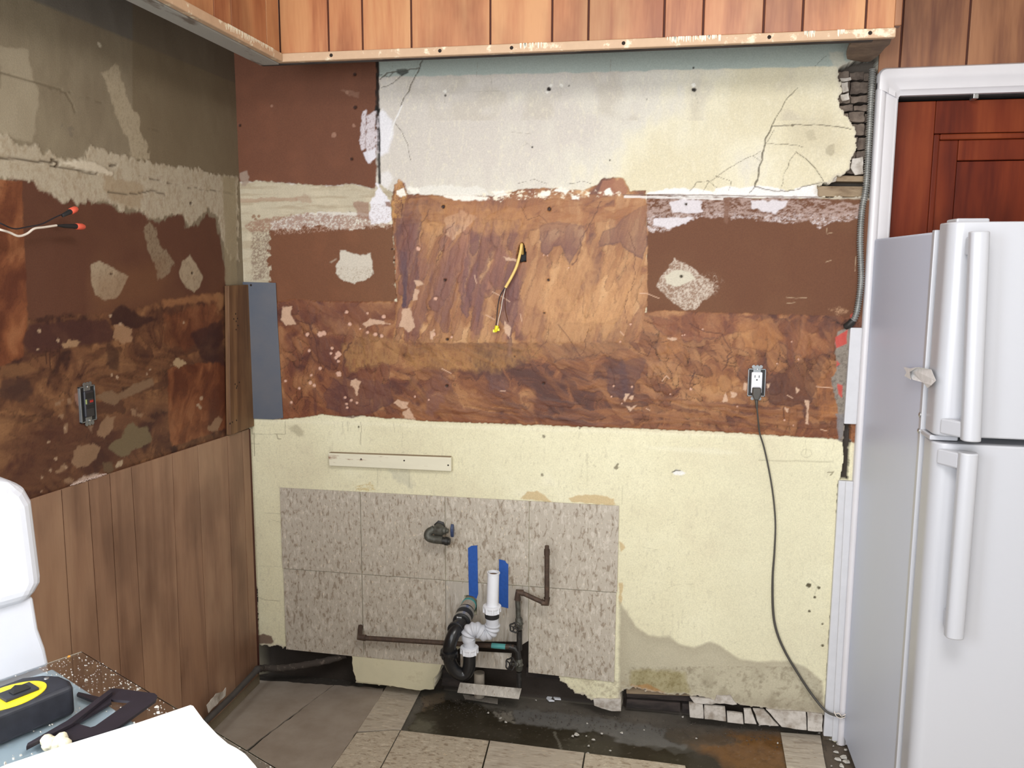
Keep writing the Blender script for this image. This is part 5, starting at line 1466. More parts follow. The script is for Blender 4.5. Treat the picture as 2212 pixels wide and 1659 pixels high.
bar_handle(zs_ + .006, aty(2118, 500, YF - .05).z, -1, fd, XF + .042, -.016)
bar_handle(aty(2060, 1378, YF - .05).z, zs_ - .020, 1, ld)
m = MB(); q = atx(2003, 925, XF)
m.box((XF - .001, YD1 - .06, zs_ - .010), (XF + .06, YD0 - .006, zs_ + .002)); m.build('centre_hinge', 'fridge', fr, .003)
for y in (903, 940):
    p = atx(2001, y, XF)
    m = MB(); m.lathe([(0, .006), (.003, .006), (.004, .004)], (XF - .001, YD0 + .001, p.z), (-1, 0, 0), 12); m.build('screw', 'steel', fr)
m = MB(); m.box((XF + .03, YD1 - .03, ZT + .003), (XF + .10, YD0 + .02, ZT + .018)); m.build('hinge_cover', 'fridge', fr, .004)

# packing tape stub on the fridge edge
m = MB()
pts = [(1955, 793), (1968, 796), (1984, 793), (2012, 798), (2022, 822), (2012, 832), (2004, 838), (1994, 826), (1972, 820), (1960, 812)]
P3 = [atx(x, y, XF - .004 - .004 * (i % 3)) for i, (x, y) in enumerate(pts)]
m.prism(P3, (-.001, -.002, 0)); m.prism([p + Vector((-.003, -.002, 0)) for p in P3[:3]] + [P3[-1] + Vector((-.006, 0, 0)), P3[-2] + Vector((-.004, 0, 0))], (-.0012, 0, 0))
o = tag(m.build('packing_tape', 'clear_tape'), 'crumpled cloudy packing tape stuck to the refrigerator side edge', 'tape')

# ---- armoured conduit
pts = [(1885, 150), (1882, 200), (1877, 300), (1871, 400), (1862, 455), (1858, 520), (1860, 600), (1855, 650), (1849, 680), (1842, 694)]
offs = [.000, .008, .010, .010, .014, .018, .018, .018, .018, .014]
base = spline([ob(x, y, o_) for (x, y), o_ in zip(pts, offs)], 34)
L_ = sum((a_ - b_).length for a_, b_ in zip(base[1:], base[:-1]))
step, res, acc = L_ / 440, [base[0]], 0
for a_, b_ in zip(base[:-1], base[1:]):
    seg = (b_ - a_).length
    while acc + step <= seg:
        acc += step; res.append(a_ + (b_ - a_) * (acc / seg))
    acc -= seg
rad = [.0102 if (k % 4) in (0, 1) else .0070 for k in range(len(res))]
cd = thing('armoured_conduit', ob(1842, 694, 0), 'dark ribbed metal conduit hanging down beside the white door casing', 'conduit')
MB().tube(res, .009, 12, radii=rad).build('ribbed_sleeve', 'conduit', cd)
m = MB(); e1, e2 = res[-1], ob(1826, 706, .004)
m.tube([e1, (e1 + e2) / 2 + Vector((0, -.003, -.002)), e2], .0105, 12, radii=[.0105, .011, .0095])
m.build('end_connector', 'black_iron', cd)

# ---- power cord and plug
outlet_c = ob(1634, 826, 0)
pc = thing('power_cord', ob(1638, 862, 0), 'dark grey appliance cord drooping from the white outlet to the fridge', 'cord')
pts = [(1634, 868), (1637, 900), (1641, 935), (1650, 965), (1661, 1015), (1670, 1070), (1675, 1130), (1673, 1190), (1669, 1250), (1670, 1320), (1678, 1365), (1696, 1408), (1722, 1452), (1750, 1495), (1775, 1527), (1790, 1540), (1808, 1546), (1824, 1549)]
of_ = [.040, .036, .020, .012, .010, .010, .012, .012, .012, .012, .012, .012, .014, .018, .030, .036, .038, .038]
sp = spline([ob(x, y, o_) for (x, y), o_ in zip(pts, of_)], 8)
MB().tube(sp, .0032, 10, radii=[.0026 + .0014 * min(1, max(0, (k - 50) / 20)) for k in range(len(sp))]).build('cord', 'cord', pc)
p = ob(1634, 848, .03)
m = MB(); z = p.z
m.prism([(p.x - .013, D - .022, z + .016), (p.x + .013, D - .022, z + .016), (p.x + .013, D - .022, z - .006), (p.x + .007, D - .022, z - .022), (p.x - .007, D - .022, z - .022), (p.x - .013, D - .022, z - .006)], (0, -.026, 0))
m.build('plug', 'cord', pc, .004, 3)
m = MB(); m.tube([(p.x, D - .036, z - .018), (p.x + .001, D - .038, z - .03), (p.x + .003, D - .036, z - .05)], .006, 10, radii=[.0065, .005, .0036]); m.build('strain_relief', 'cord', pc)
tw = thing('twist_tie', ob(1812, 1546, .04), 'white twist tie wrapped round the dark cord near the floor', 'tie')
m = MB()
m.tube(spline([ob(1802, 1537, .046), ob(1806, 1546, .052), ob(1814, 1551, .05), ob(1826, 1549, .046)], 5), .0013, 6)
m.tube(spline([ob(1806, 1542, .048), ob(1812, 1541, .051), ob(1818, 1547, .052), ob(1827, 1543, .045)], 5), .0013, 6)
m.build('wire', 'wire_white', tw)


# ---- outlets
def outlet(name, c, right, up, out, w, h, face, label, black=False):
    t = thing(name, c, label, 'outlet')
    def bx_(u0, v0, u1, v1, d0, d1, nm, mt, bev=.001, par=t):
        m = MB(); m.prism([c + right * u + up * v + out * d0 for u, v in ((u0, v0), (u1, v0), (u1, v1), (u0, v1))], out * (d1 - d0))
        return m.build(nm, mt, par, bev)
    # box rim
    for (u0, v0, u1, v1) in [(-w, -h, -w + .003, h), (w - .003, -h, w, h), (-w, h - .003, w, h), (-w, -h, w, -h + .003)]:
        bx_(u0, v0, u1, v1, -.03, .007, 'box_side', 'box_metal', .0005)
    bx_(-w + .003, -h + .003, w - .003, h - .003, -.03, .0048, 'box_inside', 'dark')
    st = bx_(-.012, -.052, .012, .052, .003, .006, 'mounting_strap', 'box_metal', .001)
    for s in (1, -1):
        for u in (-.011, 0, .011):
            m = MB(); m.lathe([(0, .0055), (.0016, .0055)], c + right * u + up * s * .0505 + out * .006, out, 12); m.build('plaster_ear', 'box_metal', st)
        m = MB(); m.lathe([(0, .003), (.002, .003), (.003, .002)], c + up * s * .043 + out * .006, out, 12); m.build('screw', 'steel', st)
    bd = bx_(-.0165, -.0335, .0165, .0335, -.01, .011, 'body', face, .003)
    return t, bx_, bd


R_, U_ = Vector((1, 0, 0)), Vector((0, 0, 1))
t, bxx, bd = outlet('wall_outlet', outlet_c, R_, U_, Vector((0, -1, 0)), .027, .044, 'outlet_white', 'white ground-fault outlet in an open metal box, dark plug in its lower socket')
for (u, v) in [(-.0062, .020), (.0062, .020)]:
    bxx(u - .0011, v - .004, u + .0011, v + .004, .0108, .0114, 'slot', 'dark', 0, bd)
bxx(-.0022, .007, .0022, .0115, .0108, .0114, 'ground_slot', 'dark', .001, bd)
bxx(-.008, -.003, .008, .0, .0108, .0122, 'reset_button', 'outlet_white', .0005, bd)
bxx(-.008, .001, .008, .004, .0108, .0122, 'test_button', 'outlet_white', .0005, bd)
ocl = ol(186, 872, 0)
t, bxx, bd = outlet('wall_outlet', ocl, Vector((0, 1, 0)), U_, Vector((1, 0, 0)), .029, .046, 'outlet_black', 'black outlet in a metal box on the stained left wall')
bxx(.000, .003, .012, .009, .0108, .0125, 'red_button', 'red', .0005, bd)
bxx(-.0155, .001, -.0115, .013, .0108, .0118, 'label', 'green', 0, bd)
bxx(-.0145, -.012, .0145, -.002, .0108, .0114, 'receptacle', 'dark', .001, bd)
bxx(-.0145, .014, .0145, .028, .0108, .0114, 'receptacle', 'dark', .001, bd)

# ---- central cable
ce = thing('electrical_cable', ob(1127, 545, 0), 'yellow sheathed cable poking out of a slot in the stained panel', 'cable')
MB().tube(spline([ob(1129, 548, -.03), ob(1127, 528, .010), ob(1124, 545, .022), ob(1116, 575, .03), ob(1104, 600, .032), ob(1092, 621, .03)], 8), .0048, 10).build('sheath', 'cable_yellow', ce)
w_ = [([(1092, 620), (1080, 640), (1075, 665), (1073, 690), (1070, 712)], 'wire_black', 'black_wire'), ([(1092, 622), (1086, 645), (1082, 670), (1077, 690), (1074, 708)], 'wire_white', 'white_wire'), ([(1092, 622), (1091, 650), (1092, 672), (1098, 696)], 'copper', 'bare_wire')]
for q, mt, nm in w_:
    MB().tube(spline([ob(x, y, .028) for x, y in q], 6), .0012 if mt != 'wire_black' else .0016, 7).build(nm, mt, ce)
p = ob(1072, 712, .028)
m = MB(); m.lathe([(0, .0052), (.003, .0066), (.012, .0064), (.020, .0045), (.022, .003)], p + Vector((.003, 0, .013)), Vector((-.25, 0, -1)), 10)
m.box((p.x + .002, p.y - .002, p.z + .004), (p.x + .011, p.y + .002, p.z - .004)); m.box((p.x - .011, p.y - .002, p.z), (p.x - .003, p.y + .002, p.z - .009))
m.build('wire_nut', 'nut_yellow', ce)

# ---- wires with red caps on the left wall
XWR = XW + .06
for lab, q, mt, cap in [('black wire ending in the upper orange-red wire cap on the left wall', [(-90, 430), (-30, 470), (0, 482), (30, 494), (60, 490), (90, 484), (118, 470), (134, 463)], 'wire_black', ((136, 465), (152, 457), (165, 451))),
                        ('cream wire ending in the lower orange-red wire cap on the left wall', [(-90, 480), (-30, 488), (0, 496), (20, 502), (40, 510), (58, 505), (74, 494), (95, 491), (122, 487)], 'wire_white', ((138, 488), (164, 489), (181, 490)))]:
    t = thing('capped_wire', atx(*q[-1], XWR), lab, 'wire', 'loose capped wires')
    MB().tube(spline([atx(x, y, XWR - (.02 if i < 2 else 0)) for i, (x, y) in enumerate(q)], 6), .0026 if mt == 'wire_white' else .0016, 8).build('wire', mt, t)
    a_, b_, c_ = [atx(x, y, XWR) for x, y in cap]
    e_ = atx(*q[-1], XWR)
    d_ = (c_ - b_).normalized()
    MB().tube([e_, a_, b_], .004, 10, radii=[.0018, .0046, .0062]).build('insulating_tape', 'dark', t)
    MB().lathe([(0, .0060), (.002, .0076), ((c_ - b_).length * .75, .0078), ((c_ - b_).length, .0056)], b_, d_, 10).build('wire_cap', 'nut_red', t)

# ---- metal plate, corner board, dark pipe behind it
mp = thing('metal_plate', ob(565, 905, 0), 'tall blue-grey sheet metal strip screwed in the corner', 'metal plate')
def wall_plate(pts, off, tk, nm, mt, par, bev=.0006):
    m = MB(); m.prism([ob(x, y, off) for x, y in pts], (0, -tk, 0)); return m.build(nm, mt, par, bev)
wall_plate([(524, 609), (596, 611), (600, 700), (606, 800), (612, 903), (590, 906), (538, 904), (530, 760)], .006, .002, 'sheet', 'metal_plate', mp)
m = MB(); q = ob(542, 616, .008); m.lathe([(0, .004), (.0018, .003)], q, (0, -1, 0), 12); m.build('screw', 'nailhole', mp)
cb = thing('corner_board', ol(508, 930, 0), 'narrow nail-marked wooden board standing upright in the corner', 'board')
p0, p1, p2, p3 = ol(486, 617, .006), ol(523, 617, .006), ol(536, 922, .006), ol(490, 940, .006)
yc = D - .004
m = MB(); m.prism([(XW + .004, p0.y, p0.z), (XW + .004, yc, p0.z), (XW + .004, yc, p2.z), (XW + .004, p3.y, p3.z)], (.016, 0, 0)); m.build('plank', 'board', cb, .0015)
for i, (x, y) in enumerate([(509, 678), (505, 689), (513, 688), (510, 694), (514, 703), (510, 712), (517, 826), (508, 830), (512, 834), (511, 838), (511, 908), (497, 915), (502, 912)]):
    q = atx(x, y, XW + .02); m = MB(); m.lathe([(-.0004, .0034), (.0003, .003)], q, (1, 0, 0), 9); m.build('nail_hole', 'nailhole', cb)
m = MB(); m.tube([ob(532, 815, .012), ob(534, 830, .014), ob(531, 860, .012), ob(529, 905, .010)], .008, 10, radii=[.006, .010, .009, .006])
tag(m.build('black_cable_stub', 'dark'), 'short thick black cable end between the corner board and metal strip', 'cable')

# ---- cleat
cl = thing('wooden_cleat', ob(845, 1000, 0), 'short horizontal cream-painted batten nailed below the stained panel', 'batten')
A_, B_ = ob(712, 980, .0), ob(978, 1002, .0)
m = MB(); za, zb2 = ob(716, 976).z, ob(716, 1002).z
m.prism([(ob(714, 990).x, D, za), (ob(978, 990).x, D, ob(977, 986).z + .001), (ob(978, 990).x, D, ob(976, 1015).z), (ob(716, 990).x, D, zb2 - .002)], (0, -.022, 0))
m.build('batten', 'cleat', cl, .002, 2)
m = MB(); m.prism([(ob(716, 990).x, D - .001, za + .0002), (ob(976, 990).x, D - .001, ob(977, 986).z + .0012), (ob(976, 990).x, D - .020, ob(977, 986).z + .0012), (ob(716, 990).x, D - .020, za + .0002)], (0, 0, .0006)); m.build('bare_top_edge', 'lath', cl)
for x, y in [(780, 992), (873, 995), (968, 1005)]:
    m = MB(); m.lathe([(0, .003), (.001, .0022)], ob(x, y, .0222), (0, -1, 0), 9); m.build('nail_head', 'nailhole', cl)

# ---- blue tape
for q, lab in [([(1011, 1184), (1018, 1179), (1031, 1178), (1033, 1283), (1029, 1294), (1022, 1288), (1013, 1286)], 'longer strip of blue masking tape left of the upright white drain pipe'),
               ([(1078, 1208), (1091, 1211), (1094, 1216), (1098, 1219), (1098, 1314), (1078, 1309)], 'shorter strip of blue masking tape right of the upright white drain pipe')]:
    m = MB(); m.prism([ob(x, y, .0085) for x, y in q], (0, -.0006, 0)); tag(m.build('masking_tape', 'tape'), lab, 'tape', 'strips of blue masking tape')

# ---- drain assembly
dr = thing('sink_drain', ob(1010, 1305, 0), 'black and white sink drain trap with a flexible grey elbow and upright tailpiece', 'drain')
o1 = .30
A0, A1, A2 = ob(1016, 1300, .0), ob(1010, 1316, .07), ob(1002, 1332, .10)
s_ = ob(1018, 1296, -.03); ax = (ob(996, 1345, .13) - s_).normalized(); tl = (ob(996, 1345, .13) - s_).length
m = MB(); m.lathe([(0, .0245), (tl * .62, .0245)], s_, ax, 24); m.build('pipe_stub', 'pvc_old', dr)
m = MB(); m.lathe([(tl * .2, .026), (tl * .27, .026)], s_, ax, 24); m.build('cyan_ring', 'cyan', dr)
m = MB(); m.lathe([(tl * .52, .0285), (tl * .54, .0295), (tl * .98, .0295), (tl * 1.0, .026)], s_, ax, 24); cpl = m.build('rubber_coupling', 'dark', dr)
for f_ in (.58, .86):
    m = MB(); m.lathe([(tl * f_, .0308), (tl * (f_ + .09), .0308)], s_, ax, 24); b_ = m.build('hose_clamp', 'steel', cpl)
    q = s_ + ax * tl * (f_ + .045) + Vector((-.004, -.022, .018)); m = MB(); m.box(q - Vector((.009, .004, .004)), q + Vector((.009, .004, .004))); m.build('clamp_screw', 'steel', cpl, .001)
e = s_ + ax * tl * .98
yy_ = D - .17
pj = lambda x, y, off: aty(x, y, D - off)
trapL = spline([e, pj(984, 1362, .17), pj(974, 1385, .19), pj(970, 1405, .19), pj(971, 1425, .185), pj(980, 1445, .18), pj(994, 1456, .175), pj(1006, 1454, .17), pj(1013, 1440, .168), pj(1014, 1412, .165)], 6)
MB().tube(trapL, .0215, 22).build('trap_bend', 'abs', dr)
m = MB(); q = pj(970, 1412, .19); d_ = (pj(971, 1425, .185) - pj(970, 1398, .19)).normalized()
m.lathe([(-.013, .023), (-.012, .028), (-.002, .029), (.000, .027), (.010, .027), (.012, .023)], q, d_, 24)
for k in range(6):
    a_ = k * math.pi / 3; v = q + Vector((math.cos(a_), math.sin(a_), 0)) * .027; m.box(v - Vector((.003, .003, .010)), v + Vector((.003, .003, .002)))
m.build('slip_nut', 'abs', dr)
m = MB(); m.lathe([(-.008, .022), (-.007, .027), (.004, .027), (.006, .022)], pj(984, 1360, .165), ax, 24); m.build('slip_nut', 'abs', dr)


def nut(c_, up_, nm, par):
    m = MB(); m.lathe([(-.013, .021), (-.012, .0255), (.004, .0265), (.006, .0295), (.013, .0295), (.014, .022)], c_, up_, 28)
    for k in range(8):
        a_ = k * math.pi / 4 + .3; v = c_ + Vector((math.cos(a_), math.sin(a_), 0)) * .0272; m.box(v - Vector((.0028, .0028, .010)), v + Vector((.0028, .0028, .012)))
    return m.build(nm, 'pvc', par, .0005)


qn = pj(1014, 1405, .165); nut(qn, Vector((0, 0, 1)), 'white_nut', dr)
m = MB(); m.lathe([(0, .0195), (.03, .0195)], qn + Vector((0, 0, .008)), (0, 0, 1), 20); m.build('riser', 'pvc_grey', dr)
qt = pj(1063, 1316, .15); nut(qt, Vector((0, 0, 1)), 'white_nut', dr)
m = MB(); m.lathe([(-.03, .021), (-.028, .0235), (-.014, .0245), (-.012, .022)], qt, (0, 0, 1), 24); m.build('rubber_ring', 'dark', dr)
flexp = spline([qn + Vector((0, 0, .034)), pj(1011, 1376, .165), pj(1016, 1363, .163), pj(1030, 1360, .158), pj(1046, 1368, .153), pj(1060, 1363, .15), pj(1064, 1350, .15), qt + Vector((0, 0, -.028))], 24)
n_ = len(flexp)
MB().tube(flexp, .02, 22, radii=[(.0215 + (.0042 * (.5 + .5 * math.cos(k * 2 * math.pi / 12)))) if 30 < k < n_ - 22 else .0212 for k in range(n_)]).build('flexible_elbow', 'pvc_grey', dr)
qtop = pj(1066, 1236, .15)
m = MB(); hh = qtop.z - qt.z; tilt = (qtop - qt).normalized()
m.lathe([(0, .0192), (hh - .004, .0192), (hh - .003, .0212), (hh, .0212), (hh, .0185), (hh - .02, .018), (hh - .021, .0001)], qt, tilt, 28); tp = m.build('tailpiece', 'pvc', dr)
m = MB(); m.lathe([(hh - .008, .0155), (hh - .007, .004)], qt, tilt, 14); m.build('grime_ring', 'board', tp)
m = MB(); q = pj(1004, 1372, .145); m.prism([q, q + Vector((.014, -.004, .012)), q + Vector((.010, -.004, .022)), q + Vector((-.004, 0, .010))], (0, -.001, 0)); m.build('paper_label', 'pvc', dr)
m = MB(); q = pj(1023, 1448, .06); m.lathe([(0, .019), (.09, .019)], Vector((q.x, D + .03, .02)), (0, 0, 1), 18); m.build('floor_pipe', 'pvc_old', dr)

# ---- supply pipes with two hand valves
su = thing('supply_pipes', ob(1120, 1400, 0), 'dark iron supply pipes with two round hand valves right of the drain', 'pipes')
po = .05
MB().tube([ob(779, 1352, .004), ob(778, 1362, .02), ob(777, 1374, .045)], .0085, 12).build('elbow', 'iron', su)
MB().tube([ob(773, 1376, .048), ob(790, 1378, .048)], .0115, 12, radii=[.010, .0115]).build('elbow', 'iron', su)
MB().tube([ob(785, 1378, .048), ob(960, 1389, .048), ob(1110, 1398, .048)], .0085, 14).build('pipe', 'iron', su)
o = MB().tube([ob(1062, 1394.5, .048), ob(1092, 1397, .048)], .0092, 14).build('cyan_tape_wrap', 'cyan', su)
MB().tube([ob(1100, 1397, .048), ob(1112, 1400, .048), ob(1119, 1408, .048), ob(1121, 1425, .048)], .0095, 12).build('elbow', 'black_iron', su)
MB().tube([ob(1181.5, 1186, .07), ob(1181.5, 1298, .07)], .0085, 14).build('riser_pipe', 'iron', su)
MB().tube([ob(1181.5, 1179, .07), ob(1181.5, 1186, .07), ob(1181.5, 1187, .07), ob(1181.5, 1199, .07)], .009, 14, radii=[.0072, .0072, .0098, .0098]).build('threaded_end', 'iron', su)
MB().tube([ob(1181.5, 1291, .07), ob(1181, 1303, .07), ob(1170, 1301, .07)], .0108, 14).build('elbow', 'iron', su)
MB().tube([ob(1176, 1303, .07), ob(1148, 1290, .06), ob(1124, 1279, .05)], .0078, 14).build('pipe', 'iron', su)
MB().tube([ob(1130, 1281, .05), ob(1119, 1279, .05), ob(1118, 1296, .05)], .0112, 14).build('elbow', 'iron', su)
MB().tube([ob(1118, 1290, .05), ob(1120, 1336, .05)], .0085, 14).build('nipple', 'galv', su)


def valve(cx, cy, off, hx, hy, r, par):
    c_ = ob(cx, cy, off)
    m = MB(); m.lathe([(-.022, .009), (-.016, .0125), (-.004, .0125), (0, .016), (.004, .0125), (.016, .0125), (.022, .009)], c_, (0, 0, 1), 16)
    h = ob(hx, hy, off + .045); ax_ = (h - c_).normalized(); ln = (h - c_).length
    m.lathe([(0, .009), (ln * .4, .009), (ln * .45, .006), (ln, .004)], c_, ax_, 12)
    v = m.build('valve_body', 'galv', par)
    m = MB(); u = ax_.orthogonal().normalized(); w = ax_.cross(u)
    ring = [h + (u * math.cos(t) + w * math.sin(t)) * (r * (1 + .10 * math.cos(5 * t))) for t in [k * 2 * math.pi / 40 for k in range(41)]]
    m.tube(ring, .0028, 8, cap=False)
    for k in range(4):
        t = k * math.pi / 2 + .4; m.tube([h, h + (u * math.cos(t) + w * math.sin(t)) * r], .0022, 6)
    m.lathe([(-.004, .005), (.005, .005), (.007, .003)], h, ax_, 12)
    m.build('hand_wheel', 'black_iron', v)


valve(1121, 1347, .05, 1111, 1356, .0155, su)
MB().tube([ob(1122, 1362, .05), ob(1122, 1404, .05)], .0095, 12).build('nipple', 'black_iron', su)
valve(1121, 1436, .048, 1103, 1434, .0185, su)
MB().tube([ob(1121, 1452, .048), ob(1122, 1484, .048)], .009, 12).build('down_pipe', 'black_iron', su)

# ---- angle stop valve
av = thing('stop_valve', ob(950, 1150, 0), 'old grey stop valve with a blue oval handle on the vinyl tiles', 'valve')
c_ = ob(948, 1134, .0)
m = MB(); m.lathe([(0, .020), (.004, .020), (.007, .013)], ob(950, 1136, .008), (0, -1, 0), 6); m.build('wall_flange', 'black_iron', av)
MB().tube([ob(948, 1136, .0), ob(948, 1142, .045)], .014, 14).build('inlet', 'galv', av)
m = MB(); q = ob(950, 1146, .05); m.lathe([(-.022, .012), (-.016, .0175), (.010, .0180), (.014, .013), (.022, .012), (.024, .008), (.030, .008)], q, (1, 0, 0), 16); m.build('body', 'galv', av)
MB().tube(spline([ob(938, 1143, .05), ob(926, 1150, .055), ob(925, 1160, .06), ob(936, 1165, .062), ob(956, 1167, .062)], 5), .0135, 16).build('outlet_bend', 'galv', av)
m = MB(); q = ob(956, 1168, .062); m.lathe([(0, .0125), (.008, .0125), (.009, .0145), (.020, .0145), (.021, .011), (.026, .011)], q, (1, 0, -.06), 12); m.build('outlet_nut', 'black_iron', av)
m = MB(); q = ob(974, 1146, .055); m.prism([q + Vector((0, .008 * math.cos(t) * 1.2, .023 * math.sin(t))) for t in [k * 2 * math.pi / 16 for k in range(16)]], (.010, 0, 0)); m.build('blue_handle', 'blue', av, .0015)

# ---- pipe along the floor in the corner
fp = thing('floor_pipe', atz(560, 1445, .03), 'dusty black pipe lying along the foot of the panelled wall', 'pipe')
bend = Vector((-1.40, 2.74, .028))
b0 = atz(563, 1440, .03)
b0 = Vector((max(b0.x, -1.415), min(b0.y, 2.75), .03))
MB().tube([atx(430, 1572, XW + .035), atx(500, 1505, XW + .035), atx(556, 1446, XW + .035)], .0105, 14).build('straight_pipe', 'pipe_floor', fp)
MB().tube([atx(552, 1450, XW + .035), atx(556, 1446, XW + .035)], .012, 14).build('collar', 'pipe_floor', fp)
e_ = atx(556, 1446, XW + .035)
MB().tube(spline([e_, ob(572, 1443, .012), ob(610, 1443, .006), ob(660, 1436, -.004), ob(710, 1426, -.012), ob(748, 1414, -.03)], 6), .010, 12, radii=[.0115 + .002 * (k % 3 == 0) for k in range(31)]).build('wrapped_pipe', 'debris', fp)
m = MB(); m.prism([ol(x, y, .045) for x, y in jagged([(446, 1523), (452, 1516), (466, 1498), (482, 1493), (487, 1485), (486, 1503), (460, 1528), (450, 1540)], 1, 6, 1)], (.002, 0, 0))
tag(m.build('torn_paper', 'plaster'), 'small torn pale paper scrap leaning on the floor pipe', 'scrap')

# ---- loose strips of tile on the floor by the hole
for q, lab in [([(994, 1474), (1127, 1487), (1121, 1510), (988, 1496)], 'longer loose strip of grey vinyl tile below the drain'), ([(1000, 1500), (1076, 1509), (1075, 1521), (1005, 1510)], 'shorter loose strip of vinyl tile under the longer one')]:
    z0 = .022 if q[0][1] == 1474 else .012
    P3 = [aty(q[0][0], q[0][1], D - .012), aty(q[1][0], q[1][1], D - .012), aty(q[2][0], q[2][1], D - .030), aty(q[3][0], q[3][1], D - .030)] if q[0][1] == 1474 else [atz(x, y, .006) for x, y in q]
    m = MB(); m.prism(P3, (0, -.003, .001)); tag(m.build('tile_strip', 'vinyl_soft'), lab, 'tile strip', 'loose tile strips')

# ---- chips of plaster scattered on the floor
def chip(p, r, seed, lab, grp, mat='crumb', name='plaster_chip', flat=.45):
    rnd = random.Random(seed)
    n = 5; ring0, ring1 = [], []
    a0 = rnd.random() * 6
    for k in range(n):
        a_ = a0 + k * 2 * math.pi / n; rr_ = r * rnd.uniform(.35, 1.25)
        ring0.append((p.x + rr_ * math.cos(a_), p.y + rr_ * math.sin(a_) * .8, p.z))
        ring1.append((p.x + rr_ * .7 * math.cos(a_ + .2), p.y + rr_ * .6 * math.sin(a_ + .2), p.z + r * flat * rnd.uniform(.7, 1.3)))
    m = MB(); v = ring0 + ring1
    f = [tuple(range(n))[::-1], tuple(range(n, 2 * n))] + [(i, (i + 1) % n, n + (i + 1) % n, n + i) for i in range(n)]
    m.add(v, f)
    return tag(m.build(name, mat), lab, 'chip', grp)


ORD = ['first', 'second', 'third', 'fourth', 'fifth', 'sixth', 'seventh', 'eighth', 'ninth', 'tenth', 'eleventh', 'twelfth', 'thirteenth', 'fourteenth', 'fifteenth', 'sixteenth', 'seventeenth', 'eighteenth', 'nineteenth']
for i, (x, y, r) in enumerate(sorted([(1268, 1563, 4), (1300, 1585, 4), (1344, 1584, 5), (1272, 1611, 4), (1281, 1598, 5), (1267, 1590, 2.5), (1237, 1590, 5), (1245, 1587, 6), (1270, 1628, 4.5), (1391, 1577, 2.5), (1318, 1622, 3), (1081, 1552, 4), (1092, 1560, 4), (1055, 1540, 4), (1504, 1595, 3), (1476, 1549, 4), (1158, 1513, 3)])):
    chip(atz(x, y, .0), r / 640, i, ORD[i] + ' from the left of the plaster chips scattered on the wet floor', 'plaster chips on the wet floor')
for i, (x, y, r) in enumerate(sorted([(1770, 1584, 4), (1793, 1598, 4), (1812, 1607, 7), (1806, 1625, 6), (1800, 1612, 3), (1810, 1641, 9), (1822, 1636, 8), (1830, 1646, 9), (1818, 1655, 8), (1796, 1655, 3), (1680, 1606, 4), (1788, 1588, 4), (1800, 1590, 3), (1826, 1620, 5), (1663, 1568, 3), (1720, 1574, 4), (1640, 1567, 3)])):
    chip(atz(x, y, .0), r / 660, 50 + i, ORD[i] + ' from the left of the plaster chips near the door casing foot', 'plaster chips beside the door casing')
for q, lab in [([(1180, 1510), (1186, 1502), (1194, 1506), (1190, 1512), (1198, 1516), (1186, 1516)], 'broken white plastic piece left of its twin near the hole'), ([(1192, 1503), (1208, 1505), (1212, 1513), (1198, 1512)], 'broken white plastic piece right of its twin near the hole')]:
    m = MB(); m.prism([atz(x, y, .002) for x, y in q], (0, 0, .005)); tag(m.build('plastic_fragment', 'pvc', bev=.001), lab, 'fragment', 'broken white plastic pieces')
# dark grit along the foot of the wall
m = MB(); rg = random.Random(11)
for k in range(900):
    x = rg.uniform(-1.3, .62); y = D - .02 - abs(rg.gauss(0, .035)) + (.05 if rg.random() < .4 else 0)
    if x < -.95 and rg.random() < .6: continue
    r = rg.uniform(.001, .0035); z = 0.001
    m.add([(x - r, y, z), (x + r, y - r * .5, z), (x + r * .3, y + r, z), (x, y, z + r * 1.1)], [(0, 2, 1), (0, 1, 3), (1, 2, 3), (2, 0, 3)])
tag(m.build('floor_grit', 'debris'), 'dark grit and rubble crumbs along the foot of the wall', 'debris', kind='stuff')

# ---- stove
ZG = .93
G0, GL, GR = atz(175, 1400, ZG), atz(0, 1460, ZG), atz(380, 1525, ZG)
d1 = Vector((.47, .88, 0)).normalized(); d2 = Vector((d1.y, -d1.x, 0))       # d1 away from camera along the backguard, d2 towards the room
Zv = Vector((0, 0, 1))
bgc = atz(104, 1418, ZG)
st = thing('stove', bgc - Vector((0, 0, ZG)), 'white kitchen stove with a tall backguard and dusty glass on top', 'stove')


def sv(u, w, z):          # stove coordinates: u along d1 from the backguard end, w along d2, z up
    return bgc + d1 * u + d2 * w + Zv * (z - ZG)


def sbox(u0, u1, w0, w1, z0, z1, nm, mt, par, bev=.003):
    m = MB(); m.prism([sv(u0, w0, z0), sv(u1, w0, z0), sv(u1, w1, z0), sv(u0, w1, z0)], (0, 0, z1 - z0)); return m.build(nm, mt, par, bev, 3)


sbox(-.76, -.004, -.03, .62, .02, .905, 'body', 'stove', st, .01)
sbox(-.756, -.006, .03, .61, .9055, .918, 'cooktop', 'cooktop', st, .004)
# backguard: lower riser then overhanging console with a chamfered end
m = MB()
oe = [(-.76, .916), (.0, .916), (-.004, .95), (-.012, .985), (-.016, 1.04), (-.76, 1.04)]
m.prism([sv(u - .004, .0, z) for u, z in oe], d2 * .014); m.build('backguard_riser', 'stove', st, .006, 3)
m = MB()
oe = [(-.76, 1.034), (-.012, 1.034), (.003, 1.060), (.004, 1.07), (-.001, 1.19), (-.010, 1.212), (-.028, 1.232), (-.06, 1.236), (-.76, 1.236)]
m.prism([sv(u - .012, -.07, z) for u, z in oe], d2 * .102); m.build('backguard_console', 'stove', st, .024, 5)
